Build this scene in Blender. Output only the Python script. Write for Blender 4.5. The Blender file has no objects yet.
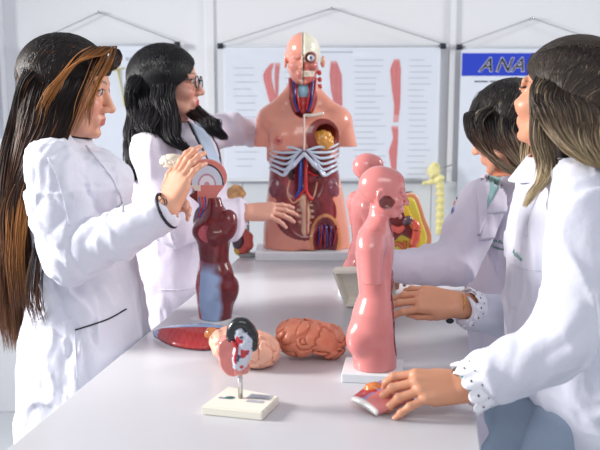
import bpy, math, random
import numpy as np
from mathutils import Vector, Matrix, Euler
from mathutils.bvhtree import BVHTree
random.seed(7); rng = np.random.RandomState(5)
SC = bpy.context.scene
COL = SC.collection
# ------------------------------------------------------------ camera
CAMZ = 1.45; FPX = 833.0; PITCH = math.atan((225-92)/FPX)
cam = bpy.data.cameras.new('camera'); camo = bpy.data.objects.new('camera', cam); COL.objects.link(camo)
camo.location = (0, 0, CAMZ); camo.rotation_euler = (math.pi/2-PITCH, 0, 0)
cam.sensor_width = 36; cam.lens = FPX/600*36; cam.clip_start = .05; cam.clip_end = 60
cam.dof.use_dof = True; cam.dof.focus_distance = 1.85; cam.dof.aperture_fstop = 5.0
SC.camera = camo
# ------------------------------------------------------------ world, lights, exposure
w = bpy.data.worlds.new('world'); SC.world = w; w.use_nodes = True
w.node_tree.nodes['Background'].inputs[0].default_value = (.88, .92, 1.0, 1)
w.node_tree.nodes['Background'].inputs[1].default_value = .50
def area(name, loc, target, size, power, col):
    l = bpy.data.lights.new(name, 'AREA'); l.shape = 'RECTANGLE'; l.size, l.size_y = size; l.energy = power; l.color = col
    l.spread = math.radians(100); o = bpy.data.objects.new(name, l); COL.objects.link(o); o.location = loc
    o.rotation_euler = (Vector(target)-Vector(loc)).to_track_quat('-Z', 'Y').to_euler()
    return o
area('window_light_left', (-3.0, 1.75, 2.05), (0, 1.9, .9), (.7, .7), 52, (1.0, .98, .95))
area('window_light_right', (2.7, 2.6, 2.4), (0.1, 2.3, 1.0), (.8, .9), 17, (1.0, .98, .95))
area('front_fill_light', (0.2, -.6, 2.8), (0, 2.4, 1.0), (1.6, .8), 5, (1, .98, .96))  # added weak fill from above and behind the camera, not a room lamp
SC.view_settings.view_transform = 'Standard'; SC.view_settings.look = 'None'
SC.view_settings.exposure = 0.18; SC.view_settings.gamma = 1; SC.view_settings.use_curve_mapping = False

# ------------------------------------------------------------ pixel -> place
def P(px, py, Y):
    dx = (px-300)/FPX; dz = -(py-225)/FPX
    y = math.cos(PITCH)+dz*math.sin(PITCH); z = -math.sin(PITCH)+dz*math.cos(PITCH)
    s = Y/y
    return np.array([dx*s, Y, CAMZ+z*s])
def ray(px, py):
    p = P(px, py, 1.0); d = Vector(p)-Vector((0, 0, CAMZ)); return d.normalized()
def onz(px, py, z):
    p = P(px, py, 1.0); t = (z-CAMZ)/(p[2]-CAMZ); return np.array([p[0]*t, t, z])
def PM(Y): return Y/FPX                      # metres per pixel at depth Y
# ------------------------------------------------------------ colour
def lin(c):
    c = np.asarray(c, float)/255.0
    return np.where(c <= .04045, c/12.92, ((c+.055)/1.055)**2.4)
def L4(c): return tuple(lin(c))+(1.0,)
# ------------------------------------------------------------ materials
def mat(name, color=None, rough=.5, coat=0, sss=0, metal=0, bump=0, bscale=60, bdist=.002, spec=.5, alpha=1, trans=0, sheen=0, mottle=0, wave=None):
    m = bpy.data.materials.new(name); m.use_nodes = True
    nt = m.node_tree; b = nt.nodes['Principled BSDF']
    b.inputs['Roughness'].default_value = rough; b.inputs['Metallic'].default_value = metal
    b.inputs['Coat Weight'].default_value = coat; b.inputs['Coat Roughness'].default_value = .12
    b.inputs['Specular IOR Level'].default_value = spec; b.inputs['Alpha'].default_value = alpha
    b.inputs['Transmission Weight'].default_value = trans
    b.inputs['Sheen Weight'].default_value = sheen
    if sss:
        b.inputs['Subsurface Weight'].default_value = sss
        b.inputs['Subsurface Radius'].default_value = (1, .35, .2); b.inputs['Subsurface Scale'].default_value = .006
    tc = nt.nodes.new('ShaderNodeTexCoord')
    if color is None:
        a = nt.nodes.new('ShaderNodeAttribute'); a.attribute_name = 'Col'; src = a.outputs['Color']
    else:
        a = nt.nodes.new('ShaderNodeRGB'); a.outputs[0].default_value = L4(color); src = a.outputs[0]
    if mottle:
        n = nt.nodes.new('ShaderNodeTexNoise'); n.inputs['Scale'].default_value = 18; n.inputs['Detail'].default_value = 4
        nt.links.new(tc.outputs['Object'], n.inputs['Vector'])
        mr = nt.nodes.new('ShaderNodeMapRange'); mr.inputs['To Min'].default_value = 1-mottle; mr.inputs['To Max'].default_value = 1+mottle
        nt.links.new(n.outputs['Fac'], mr.inputs['Value'])
        mx = nt.nodes.new('ShaderNodeVectorMath'); mx.operation = 'SCALE'
        nt.links.new(src, mx.inputs[0]); nt.links.new(mr.outputs[0], mx.inputs['Scale']); src = mx.outputs[0]
    nt.links.new(src, b.inputs['Base Color'])
    if bump:
        n = nt.nodes.new('ShaderNodeTexNoise'); n.inputs['Scale'].default_value = bscale; n.inputs['Detail'].default_value = 5
        nt.links.new(tc.outputs['Object'], n.inputs['Vector'])
        bp = nt.nodes.new('ShaderNodeBump'); bp.inputs['Strength'].default_value = bump; bp.inputs['Distance'].default_value = bdist
        nt.links.new(n.outputs['Fac'], bp.inputs['Height']); nt.links.new(bp.outputs[0], b.inputs['Normal'])
    return m
M = dict(
    skin=mat('skin', None, .42, sss=.12, bump=.15, bscale=220, bdist=.001, mottle=.05),
    plastic=mat('painted_plastic', None, .25, coat=.5, mottle=.04),
    plastic_matte=mat('matte_painted_plastic', None, .42, coat=.1, mottle=.08),
    hair=mat('hair', None, .5, spec=.3),
    cloth=mat('white_cotton', (218, 219, 232), .85, sheen=.1, bump=.25, bscale=9, bdist=.03, spec=.2),
    cloth2=mat('lilac_white_cotton', (216, 208, 222), .85, sheen=.1, bump=.25, bscale=9, bdist=.03, spec=.2),
    lace=mat('white_lace', (240, 240, 248), .8, spec=.2, bump=.5, bscale=120, bdist=.002),
    denim=mat('pale_denim', (150, 165, 185), .9, bump=.3, bscale=30, bdist=.01, mottle=.08),
    dark=mat('black_trim', (22, 24, 38), .6),
    teal=mat('teal_cotton', (150, 190, 188), .85, bump=.1, bscale=30, bdist=.01),
    blouse=mat('pale_blue_cotton', (176, 192, 214), .8, bump=.1, bscale=30, bdist=.01),
    shoe=mat('white_shoe', (225, 225, 225), .5),
    wall=mat('wall_paint', (224, 226, 230), .8, bump=.05, bscale=40, bdist=.004, mottle=.012),
    wallb=mat('wall_panel', (202, 207, 212), .6, mottle=.02),
    floor=mat('floor_vinyl', (196, 200, 205), .45, mottle=.04),
    table=mat('table_laminate', (200, 199, 204), .3, mottle=.015),
    tedge=mat('table_edge', (225, 225, 228), .4),
    leg=mat('table_leg', (150, 152, 156), .4, metal=.6),
    cream=mat('cream_plastic', (240, 236, 222), .32, mottle=.02),
    whitep=mat('white_plastic', (228, 232, 236), .3, mottle=.02),
    chrome=mat('chrome', (210, 210, 212), .18, metal=1),
    paper=mat('poster_paper', (214, 221, 232), .5, mottle=.02),
    film=mat('clear_plastic_film', (240, 244, 250), .14, alpha=.18, spec=1.0),
    pblue=mat('poster_blue', (26, 58, 190), .5),
    pwhite=mat('poster_white', (240, 242, 246), .5),
    pblack=mat('poster_black', (20, 24, 40), .5),
    pgrey=mat('poster_print_grey', (160, 168, 182), .6),
    green=mat('green_thread', (40, 140, 115), .8),
    orange=mat('orange_thread', (225, 110, 60), .8),
    bluet=mat('blue_thread', (60, 90, 190), .8),
    rod=mat('poster_rod', (196, 200, 206), .4),
    string=mat('grey_string', (150, 152, 158), .7),
    glassy=mat('glasses_frame', (20, 20, 26), .25),
    lens=mat('glasses_lens', (200, 210, 220), .05, alpha=.18, spec=.8),
    strap=mat('watch_strap', (110, 150, 160), .4),
    gold=mat('gold', (210, 165, 80), .25, metal=1),
)
# ------------------------------------------------------------ noise
_lat = np.random.RandomState(11).rand(32, 32, 32).astype(np.float32)*2-1
def noise3(p):
    i = np.floor(p).astype(np.int32); f = (p-i).astype(np.float32); f = f*f*(3-2*f)
    r = 0
    for a in (0, 1):
        wa = f[..., 0] if a else 1-f[..., 0]
        for b in (0, 1):
            wb = f[..., 1] if b else 1-f[..., 1]
            for c in (0, 1):
                wc = f[..., 2] if c else 1-f[..., 2]
                r = r+wa*wb*wc*_lat[(i[..., 0]+a) & 31, (i[..., 1]+b) & 31, (i[..., 2]+c) & 31]
    return r
# ------------------------------------------------------------ distance-field sculpting
def rotm(yaw=0, pitch=0, roll=0):
    return np.array(Euler((math.radians(roll), math.radians(pitch), math.radians(yaw)), 'XYZ').to_matrix())
class Field:
    """A block of space; solids are blended into it, then the skin is meshed (surface nets)."""
    def __init__(s, lo, hi, res, R=None, o=(0, 0, 0), sc=1.0):
        lo, hi = np.minimum(lo, hi), np.maximum(lo, hi); s.lo = np.array(lo, float); s.res = res
        s.n = np.ceil((np.array(hi, float)-s.lo)/res).astype(int)+1
        s.ax = [s.lo[i]+np.arange(s.n[i])*res for i in range(3)]
        s.F = np.full(s.n, .06, np.float32)
        s.R = np.eye(3) if R is None else R; s.o = np.array(o, float); s.sc = sc   # local frame of the solids
    def frame(s, R=None, o=(0, 0, 0), sc=1.0):
        s.R = np.eye(3) if R is None else R; s.o = np.array(o, float); s.sc = sc; return s
    def W(s, p): return s.R @ (np.asarray(p, float)*s.sc)+s.o
    def blk(s, lo, hi):
        a = np.clip(np.floor((lo-s.lo)/s.res).astype(int), 0, s.n); b = np.clip(np.ceil((hi-s.lo)/s.res).astype(int)+1, 0, s.n)
        if (b <= a).any(): return None
        sl = tuple(slice(a[i], b[i]) for i in range(3))
        g = np.meshgrid(*[s.ax[i][sl[i]].astype(np.float32) for i in range(3)], indexing='ij')
        return sl, g
    def put(s, sl, d, k, mode):
        A = s.F[sl]; k = max(k*s.sc, 1e-5)
        if mode == 'add':
            h = np.clip(k-np.abs(A-d), 0, None)/k; s.F[sl] = np.minimum(A, d)-h*h*k*.25
        else:
            d = -d; h = np.clip(k-np.abs(A-d), 0, None)/k; s.F[sl] = np.maximum(A, d)+h*h*k*.25
    def ell(s, c, r, k=.01, mode='add', R=None):
        c = s.W(c); r = np.array(r, float)*s.sc; Q = s.R if R is None else s.R @ R
        m = r.max()+k*s.sc+.03
        if mode != 'add': m = r.max()+k*s.sc+.004
        q = s.blk(c-m, c+m)
        if q is None: return s
        sl, g = q; X = [g[i]-c[i] for i in range(3)]
        u = [(X[0]*Q[0, j]+X[1]*Q[1, j]+X[2]*Q[2, j]) for j in range(3)]
        k0 = np.sqrt(sum((u[j]/r[j])**2 for j in range(3))); k1 = np.sqrt(sum((u[j]/r[j]**2)**2 for j in range(3)))+1e-6
        s.put(sl, k0*(k0-1)/k1, k, mode); return s
    def cap(s, a, b, ra, rb=None, k=.01, mode='add'):
        a = s.W(a); b = s.W(b); rb = ra if rb is None else rb; ra *= s.sc; rb *= s.sc
        m = max(ra, rb)+k*s.sc+.03
        q = s.blk(np.minimum(a, b)-m, np.maximum(a, b)+m)
        if q is None: return s
        sl, g = q; d = b-a; dd = (d*d).sum()+1e-12
        X = [g[i]-a[i] for i in range(3)]
        t = np.clip((X[0]*d[0]+X[1]*d[1]+X[2]*d[2])/dd, 0, 1)
        dist = np.sqrt(sum((X[i]-t*d[i])**2 for i in range(3)))-(ra+(rb-ra)*t)
        s.put(sl, dist, k, mode); return s
    def chain(s, pts, rr, k=.01, mode='add'):
        for i in range(len(pts)-1): s.cap(pts[i], pts[i+1], rr[i], rr[i+1], k, mode)
        return s
    def box(s, c, h, rad=.004, k=.004, mode='add', R=None):
        c = s.W(c); h = np.array(h, float)*s.sc; Q = s.R if R is None else s.R @ R
        m = np.linalg.norm(h)+k*s.sc+.03
        q = s.blk(c-m, c+m)
        if q is None: return s
        sl, g = q; X = [g[i]-c[i] for i in range(3)]; rad *= s.sc
        u = [np.abs(X[0]*Q[0, j]+X[1]*Q[1, j]+X[2]*Q[2, j])-(h[j]-rad) for j in range(3)]
        out = np.sqrt(sum(np.clip(v, 0, None)**2 for v in u)); inn = np.minimum(np.maximum(np.maximum(u[0], u[1]), u[2]), 0)
        s.put(sl, out+inn-rad, k, mode); return s
    def tube(s, rows, k=.02, mode='add', yaw=0, pw=2.0, smooth=11):
        """upright lofted body: rows = (z, cx, cy, rx, ry), z rising, in the frame"""
        rows = sorted(rows); A = np.array(rows, float)*s.sc
        z0, z1 = A[0, 0], A[-1, 0]
        r = max(A[:, 3].max(), A[:, 4].max())
        lo = s.o+np.array([A[:, 1].min()-r, A[:, 2].min()-r, z0])-.06; hi = s.o+np.array([A[:, 1].max()+r, A[:, 2].max()+r, z1])+.06
        if not np.allclose(s.R, np.eye(3)):
            lo = s.lo-1; hi = s.lo+s.n*s.res+1
        sl, g = s.blk(lo, hi)
        X = [g[i]-s.o[i] for i in range(3)]
        x, y, z = [(X[0]*s.R[0, j]+X[1]*s.R[1, j]+X[2]*s.R[2, j]) for j in range(3)]
        zz = np.clip(z, z0, z1)
        # smooth interpolation through the rows
        T = np.linspace(z0, z1, 200); I = [np.interp(T, A[:, 0], A[:, i]) for i in range(1, 5)]
        ker = np.hanning(smooth*2+1); ker /= ker.sum()
        I = [np.convolve(np.pad(v, smooth, 'edge'), ker, 'valid') for v in I]
        cx, cy, rx, ry = [np.interp(zz, T, v).astype(np.float32) for v in I]
        c, sn = math.cos(math.radians(yaw)), math.sin(math.radians(yaw))
        u = (x-cx)*c+(y-cy)*sn; v = -(x-cx)*sn+(y-cy)*c
        q = (np.abs(u/rx)**pw+np.abs(v/ry)**pw)**(1/pw)
        d = (q-1)*np.minimum(rx, ry)
        e = np.abs(z-(z0+z1)/2)-(z1-z0)/2
        d = np.where(e > 0, np.sqrt(np.clip(d, 0, None)**2+e*e)+np.minimum(d, 0)*0, np.maximum(d, e))
        s.put(sl, d, k, mode); return s
    def disp(s, f, band=.03):
        m = np.abs(s.F) < band; idx = np.argwhere(m)
        p = s.lo+idx*s.res
        s.F[m] = s.F[m]+f(p).astype(np.float32); return s
    def cut(s, f):
        """keep only where f(p) < 0"""
        g = np.stack(np.meshgrid(*s.ax, indexing='ij'), -1)
        s.F = np.maximum(s.F, f(g).astype(np.float32)); return s
    def mesh(s):
        F = s.F.copy()
        F[0] = F[-1] = .05; F[:, 0] = F[:, -1] = .05; F[:, :, 0] = F[:, :, -1] = .05
        ins = F < 0
        nx, ny, nz = F.shape
        c = np.zeros((nx-1, ny-1, nz-1), np.int8)
        offs = [(a, b, d) for a in (0, 1) for b in (0, 1) for d in (0, 1)]
        for a, b, d in offs: c += ins[a:nx-1+a, b:ny-1+b, d:nz-1+d]
        act = (c > 0) & (c < 8); cells = np.argwhere(act)
        if len(cells) == 0: return np.zeros((0, 3)), []
        idx = -np.ones(act.shape, np.int32); idx[act] = np.arange(len(cells))
        acc = np.zeros((len(cells), 3)); cnt = np.zeros(len(cells))
        vals = {o: F[cells[:, 0]+o[0], cells[:, 1]+o[1], cells[:, 2]+o[2]] for o in offs}
        for o in offs:
            for ax in range(3):
                if o[ax]: continue
                o2 = list(o); o2[ax] = 1; o2 = tuple(o2)
                va, vb = vals[o], vals[o2]; m = (va < 0) != (vb < 0)
                t = va[m]/(va[m]-vb[m]); pt = np.tile(np.array(o, float), (m.sum(), 1)); pt[:, ax] += t
                acc[m] += pt; cnt[m] += 1
        V = s.lo+(cells+acc/cnt[:, None])*s.res
        Q = []
        for ax in range(3):
            b, d = [(1, 2), (2, 0), (0, 1)][ax]
            sa = [slice(None)]*3; sb = [slice(None)]*3; sa[ax] = slice(0, -1); sb[ax] = slice(1, None)
            ch = ins[tuple(sa)] != ins[tuple(sb)]
            e = np.argwhere(ch); e = e[(e[:, b] > 0) & (e[:, d] > 0)]
            e = e[(e[:, b] < F.shape[b]-1) & (e[:, d] < F.shape[d]-1)]
            fl = ins[e[:, 0], e[:, 1], e[:, 2]]
            q = []
            for db, dd in ((0, 0), (-1, 0), (-1, -1), (0, -1)):
                ee = e.copy(); ee[:, b] += db; ee[:, d] += dd; q.append(idx[ee[:, 0], ee[:, 1], ee[:, 2]])
            q = np.stack(q, 1); q[~fl] = q[~fl][:, ::-1]
            Q.append(q)
        return V, np.concatenate(Q)
# ------------------------------------------------------------ meshes
class MB:
    def __init__(s): s.v = []; s.f = []; s.c = []; s.n = 0
    def add(s, V, F, col=(200, 200, 200)):
        V = np.asarray(V, float)
        if len(V) == 0: return s
        F = np.asarray(F) if not isinstance(F, list) else F
        if isinstance(F, np.ndarray): s.f += (F+s.n).tolist()
        else: s.f += [[i+s.n for i in q] for q in F]
        s.v.append(V); s.n += len(V)
        if callable(col): c = col(V)
        else:
            c = lin(col); c = np.tile(c, (len(V), 1)) if c.ndim == 1 else c
        s.c.append(c); return s
    def field(s, fl, col=(200, 200, 200)):
        V, F = fl.mesh(); return s.add(V, F, col)
    def tube(s, pts, rad, col=(200, 200, 200), n=8, flat=1.0):
        pts = np.asarray(pts, float); m = len(pts)
        rad = np.full(m, rad) if np.isscalar(rad) else np.interp(np.linspace(0, 1, m), np.linspace(0, 1, len(rad)), rad)
        T = np.gradient(pts, axis=0); T /= np.linalg.norm(T, axis=1)[:, None]+1e-9
        up = np.array([0, 0, 1.0]) if abs(T[0, 2]) < .9 else np.array([1.0, 0, 0])
        A = np.cross(T, up); A /= np.linalg.norm(A, axis=1)[:, None]+1e-9; B = np.cross(T, A)
        a = np.arange(n)*2*math.pi/n
        V = pts[:, None]+rad[:, None, None]*(np.cos(a)[None, :, None]*A[:, None]+flat*np.sin(a)[None, :, None]*B[:, None])
        V = V.reshape(-1, 3)
        i = np.arange(m-1)[:, None]*n; j = np.arange(n)[None]
        F = np.stack([i+j, i+(j+1) % n, i+n+(j+1) % n, i+n+j], -1).reshape(-1, 4)[:, ::-1]
        F = F.tolist()+[list(range(n)), list(range((m-1)*n, m*n))[::-1]]
        return s.add(V, F, col)
    def box(s, c, h, col=(200, 200, 200), R=None, bev=0):
        c = np.array(c, float); h = np.array(h, float); R = np.eye(3) if R is None else R
        if bev:
            b = min(bev, h.min()*.9); pts = []
            V = []; 
            import itertools
            bm = __import__('bmesh').new(); __import__('bmesh').ops.create_cube(bm, size=2)
            for v in bm.verts: v.co = Vector((v.co.x*h[0], v.co.y*h[1], v.co.z*h[2]))
            __import__('bmesh').ops.bevel(bm, geom=bm.edges[:]+bm.verts[:], offset=b, segments=2, affect='EDGES', profile=.5)
            bm.verts.index_update()
            V = np.array([v.co[:] for v in bm.verts]); F = [[v.index for v in f.verts] for f in bm.faces]; bm.free()
            return s.add(V @ R.T+c, F, col)
        V = np.array([[x, y, z] for x in (-1, 1) for y in (-1, 1) for z in (-1, 1)], float)*h
        F = [[0, 1, 3, 2], [4, 6, 7, 5], [0, 4, 5, 1], [2, 3, 7, 6], [0, 2, 6, 4], [1, 5, 7, 3]]
        return s.add(V @ R.T+c, F, col)
    def prism(s, poly, fn, col=(200, 200, 200)):
        """poly 2-D points; fn(u,v,side) -> 3-D for side 0/1"""
        n = len(poly)
        V = [fn(u, v, 0) for u, v in poly]+[fn(u, v, 1) for u, v in poly]
        F = [list(range(n))[::-1], list(range(n, 2*n))]+[[i, (i+1) % n, n+(i+1) % n, n+i] for i in range(n)]
        return s.add(V, F, col)
    def lathe(s, prof, c, n=32, col=(200, 200, 200)):
        a = np.arange(n)*2*math.pi/n; V = []
        for r, z in prof: V += [[c[0]+r*math.cos(t), c[1]+r*math.sin(t), c[2]+z] for t in a]
        m = len(prof); F = [[i*n+j, i*n+(j+1) % n, (i+1)*n+(j+1) % n, (i+1)*n+j] for i in range(m-1) for j in range(n)]
        F += [list(range(n))[::-1], list(range((m-1)*n, m*n))]
        return s.add(V, F, col)
    def build(s, name, material, parent=None, world=True, smooth=True, base=None):
        V = np.concatenate(s.v); C = np.concatenate(s.c)
        off = np.zeros(3)
        if parent is not None and world:
            q = parent; 
            while q is not None: off = off+np.array(q.location); q = q.parent
        elif base is not None: off = np.array(base, float)
        elif parent is None: off = np.array([(V[:, 0].min()+V[:, 0].max())/2, (V[:, 1].min()+V[:, 1].max())/2, V[:, 2].min()])
        me = bpy.data.meshes.new(name); me.from_pydata((V-off).tolist(), [], s.f); me.update()
        at = me.color_attributes.new('Col', 'FLOAT_COLOR', 'POINT')
        at.data.foreach_set('color', np.concatenate([C, np.ones((len(C), 1))], 1).astype(np.float32).ravel())
        if smooth: me.polygons.foreach_set('use_smooth', [True]*len(me.polygons))
        me.materials.append(M[material] if isinstance(material, str) else material)
        o = bpy.data.objects.new(name, me); COL.objects.link(o)
        if parent is not None: o.parent = parent
        else: o.location = off
        return o
def tag(o, label, cat, group=None):
    o['label'] = label; o['category'] = cat
    if group: o['group'] = group
    return o
def thing(name, label, cat, loc, rotz=0, group=None):
    o = bpy.data.objects.new(name, None); COL.objects.link(o); o.empty_display_size = .05
    o.location = [float(v) for v in loc]; o.rotation_euler = (0, 0, math.radians(rotz)); return tag(o, label, cat, group)
def struct(o): o['kind'] = 'structure'; return o
def crom(pts, n=8):
    p = np.asarray(pts, float); p = np.vstack([2*p[0]-p[1], p, 2*p[-1]-p[-2]]); out = []
    for i in range(1, len(p)-2):
        for t in np.linspace(0, 1, n, endpoint=False):
            a, b, c, d = p[i-1:i+3]
            out.append(.5*((2*b)+(-a+c)*t+(2*a-5*b+4*c-d)*t*t+(-a+3*b-3*c+d)*t**3))
    out.append(p[-2]); return np.array(out)
def bvh(o):
    me = o.data; mw = np.array(o.matrix_world) if False else None
    off = Vector((0, 0, 0)); q = o
    while q is not None: off = off+q.location; q = q.parent
    return BVHTree.FromPolygons([v.co+off for v in me.vertices], [p.vertices[:] for p in me.polygons])
def hit(tree, px, py, lift=.001):
    h = tree.ray_cast(Vector((0, 0, CAMZ)), ray(px, py))
    if h[0] is None: return None, None
    n = h[1]; 
    if n.dot(ray(px, py)) > 0: n = -n
    return np.array(h[0]+n*lift), np.array(n)
def surf(tree, pts, lift=.001, n=6):
    out = []
    pp = crom([(a, b, 0) for a, b in pts], n)
    for a, b, _ in pp:
        h, _n = hit(tree, a, b, lift)
        if h is not None: out.append(h)
    out = np.array(out)
    return out
def text_mesh(body, size, shear=0, offset=0, extrude=.0005, space=1.0):
    cu = bpy.data.curves.new('t', 'FONT'); cu.body = body; cu.size = size; cu.shear = shear; cu.offset = offset; cu.extrude = extrude; cu.space_character = space
    o = bpy.data.objects.new('t', cu); COL.objects.link(o); bpy.context.view_layer.update()
    me = bpy.data.meshes.new_from_object(o.evaluated_get(bpy.context.evaluated_depsgraph_get()))
    V = np.array([v.co[:] for v in me.vertices]); F = [list(p.vertices) for p in me.polygons]
    bpy.data.objects.remove(o); bpy.data.curves.remove(cu); bpy.data.meshes.remove(me)
    return V, F
# ============================================================ SETTING
WY = 3.7; TZ = .90
b = MB(); b.box((0, WY+.05, 1.4), (3.6, .05, 1.4)); o = struct(b.build('wall_back', 'wall', smooth=False))
b = MB(); b.box((0, 1.6, -.05), (3.6, 2.15, .05)); struct(b.build('floor', 'floor', smooth=False))
def px(x, Y): return (x-300)/FPX*Y
def zz(y, Y): return P(300, y, Y)[2]
# shallow pilasters and the grey panel dado along the wall
b = MB(); b.box((px(212, WY), WY-.005, 1.4), (.018, .005, 1.4), bev=.002); struct(b.build('trim_1', 'wall', smooth=False))
b = MB(); b.box((-1.8+px(11, WY)/2-.1, WY-.03, 1.4), ((px(11, WY)+3.4)/2-.0, .03, 1.4), bev=.003); 
o = b.build('trim_2', 'wall', smooth=False); o.location.x = px(11, WY)-(px(11, WY)+3.4)/2; struct(o)
b = MB(); b.box((px(449, WY), WY-.012, 1.4), (.012, .003, 1.4)); struct(b.build('trim_3', 'wall', smooth=False))
dz = zz(181, WY)
b = MB()
for i in range(-6, 8):
    xa = px(243, WY)+i*.42
    if xa < px(14, WY): continue
    b.box((xa+.208, WY-.008, dz/2), (.2085, .008, dz/2), bev=.001)
struct(b.build('trim_4', 'wallb', smooth=False))

# ------------------------------------------------------------ posters
def poster(label, x0, x1, yr, xa, ya, ybot, film=False):
    Y = WY-.035
    base = ((px(x0, Y)+px(x1, Y))/2, Y, zz(ybot, Y))
    t = thing('wall_poster', label, 'poster', base)
    zr = zz(yr, Y)
    b = MB(); b.box(((px(x0+2, Y)+px(x1-2, Y))/2, Y, (zr+zz(ybot, Y))/2), ((px(x1-2, Y)-px(x0+2, Y))/2, .0012, (zr-zz(ybot, Y))/2))
    b.build('sheet', 'paper', t, smooth=False)
    b = MB(); b.tube([(px(x0-1, Y), Y, zr), (px(x1+1, Y), Y, zr)], .006, n=10); b.build('rod', 'rod', t)
    b = MB(); b.tube([(px(x0+2, Y), Y, zz(ybot, Y)), (px(x1-2, Y), Y, zz(ybot, Y))], .008, n=10); b.build('rod', 'rod', t)
    for xx, s in ((x0, -1), (x1, 1)):
        b = MB(); q = px(xx, Y); b.tube([(q-.012, Y, zr), (q+.012, Y, zr)], .0125, n=12); e = b.build('end_cap', 'pblack', t); e['label'] = 'black end cap'
    b = MB(); b.tube([(px(x0, Y), Y-.002, zr+.01), (px(xa, Y), Y+.01, zz(ya, Y)), ], .0022, n=6); b.tube([(px(xa, Y), Y+.01, zz(ya, Y)), (px(x1, Y), Y-.002, zr+.01)], .0022, n=6)
    b.build('hanging_string', 'string', t)
    b = MB(); b.tube([(px(xa, Y), WY, zz(ya, Y)), (px(xa, Y), Y, zz(ya, Y))], .005, n=8); b.build('wall_hook', 'chrome', t)
    return t, Y
def lines(t, Y, rows, name='printed_lines', m='pgrey'):
    b = MB()
    for (xa, xb, y, h) in rows:
        b.box(((px(xa, Y)+px(xb, Y))/2, Y-.0018, zz(y, Y)), (abs(px(xb, Y)-px(xa, Y))/2, .0004, h*PM(Y)/2))
    return b.build(name, m, t, smooth=False)
def dashes(x0, x1, ys, r):
    out = []
    for y in ys:
        x = x0+r.uniform(0, 3)
        e = x1-r.uniform(0, (x1-x0)*.35)
        out.append((x, e, y, .7))
    return out
R_ = random.Random(3)
MUS = (205, 74, 68)
def muscle(t, Y, pts, rr, tint=(206, 76, 70)):
    """printed muscle drawing, slightly raised print"""
    b = MB()
    n = 14; P3 = crom([(px(a, Y), Y-.002, zz(c, Y)) for a, c in pts], n)
    W_ = np.interp(np.linspace(0, 1, len(P3)), np.linspace(0, 1, len(rr)), rr)*PM(Y)*.85
    K = 9; V = []; C = []
    for i, (p, w_) in enumerate(zip(P3, W_)):
        for k in range(K):
            s_ = (k/(K-1)*2-1); V.append(p+np.array([s_*w_, -.0015*(1-s_*s_), 0]))
            f = .5+.5*math.sin(s_*7+i*.16+t.location.x*9)
            f = f**2*.35; c = np.array(tint)*np.array((.95, .62, .6))*(1-f)+np.array((232, 150, 138))*f
            e = i/len(P3)
            if e > .86 or e < .05: c = c*.55+np.array((226, 214, 216))*.45
            C.append(lin(c))
    F = [[i*K+k, i*K+k+1, (i+1)*K+k+1, (i+1)*K+k] for i in range(len(P3)-1) for k in range(K-1)]
    b.add(V, F, lambda v: np.array(C)); return b.build('muscle_drawing', 'plastic_matte', t)

tB, Y = poster('middle wall poster of red arm and leg muscles under creased clear plastic', 222, 440, 46, 331, 8, 180)
rows = []
rows += dashes(234, 260, range(68, 172, 7), R_)+dashes(283, 296, range(66, 100, 6), R_)+dashes(352, 386, range(60, 176, 6), R_)+dashes(406, 430, range(60, 176, 6), R_)
rows += [(306, 352, 52, 1.5)]
lines(tB, Y, rows)
muscle(tB, Y, [(273, 63), (268, 75), (271, 92), (274, 110), (273, 128)], [2, 5, 4.5, 3, 2.2])
muscle(tB, Y, [(278, 63), (277, 78), (277, 92), (275, 110)], [3, 2.5, 2, 1.6], (190, 60, 62))
muscle(tB, Y, [(333, 61), (335, 75), (336, 90), (338, 108), (338, 120)], [3.5, 7, 6.5, 4.5, 3], (196, 54, 56))
muscle(tB, Y, [(395, 59), (394, 70), (395, 90), (396, 106), (395, 122)], [3, 6.2, 5, 3.4, 3])
muscle(tB, Y, [(394, 126), (395, 138), (393, 152), (394, 168), (395, 178)], [4, 3, 5, 3, 2.4])
# clear plastic over the sheet, creases fanning out from the hanging corner
def film(x0, x1, y0, y1, t, Y, amp=.012):
    nx, nz = 90, 60; V = []
    for j in range(nz+1):
        for i in range(nx+1):
            u, v = i/nx, j/nz; a = math.atan2(v*1.1+1e-4, u+1e-4); r = math.hypot(u, v*.8)
            d = amp*math.exp(-((r-.28)/.3)**2)*sum(math.exp(-((a-c)/.035)**2) for c in (.12, .62, .82, 1.15, 1.3))
            V.append((px(x0+(x1-x0)*u, Y), Y-.006-d, zz(y0+(y1-y0)*v, Y)))
    F = [[j*(nx+1)+i, j*(nx+1)+i+1, (j+1)*(nx+1)+i+1, (j+1)*(nx+1)+i] for j in range(nz) for i in range(nx)]
    b = MB(); b.add(V, F); return b.build('clear_cover', 'film', t)
film(225, 437, 48, 178, tB, Y)
# right poster: ANATOMIA header
tC, Y = poster('right wall poster with a blue header and white outlined capital letters', 456, 602, 47, 527, 18, 260)
b = MB(); b.box(((px(459, Y)+px(598, Y))/2, Y-.0018, zz(64.5, Y)), ((px(598, Y)-px(459, Y))/2, .0006, 11*PM(Y))); e = b.build('header_band', 'pblue', tC, smooth=False); e['label'] = 'blue header band'
size = 19*PM(Y)
for name, off, dy, m in (('letter_outline', .030, -.0034, 'pwhite'), ('letter', .004, -.0048, 'pblack')):
    for k, ch in enumerate('ANATOMIA'):
        V, F = text_mesh(ch, 1.0, shear=.35, offset=off, extrude=.0)
        V = V*size; x = px(476+k*15.6-(1.5 if k > 3 else 0), Y)
        V3 = np.stack([V[:, 0]+x, np.full(len(V), Y+dy), V[:, 1]+zz(71.3, Y)], 1)
        b = MB(); b.add(V3, F); b.build(name, m, tC, smooth=False)
lines(tC, Y, [(472, 485, 81.5, 1.2), (487, 498, 81.5, 1.2), (500, 510, 81.5, 1.2), (512, 520, 81.5, 1.2)], m='pblack')
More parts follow.
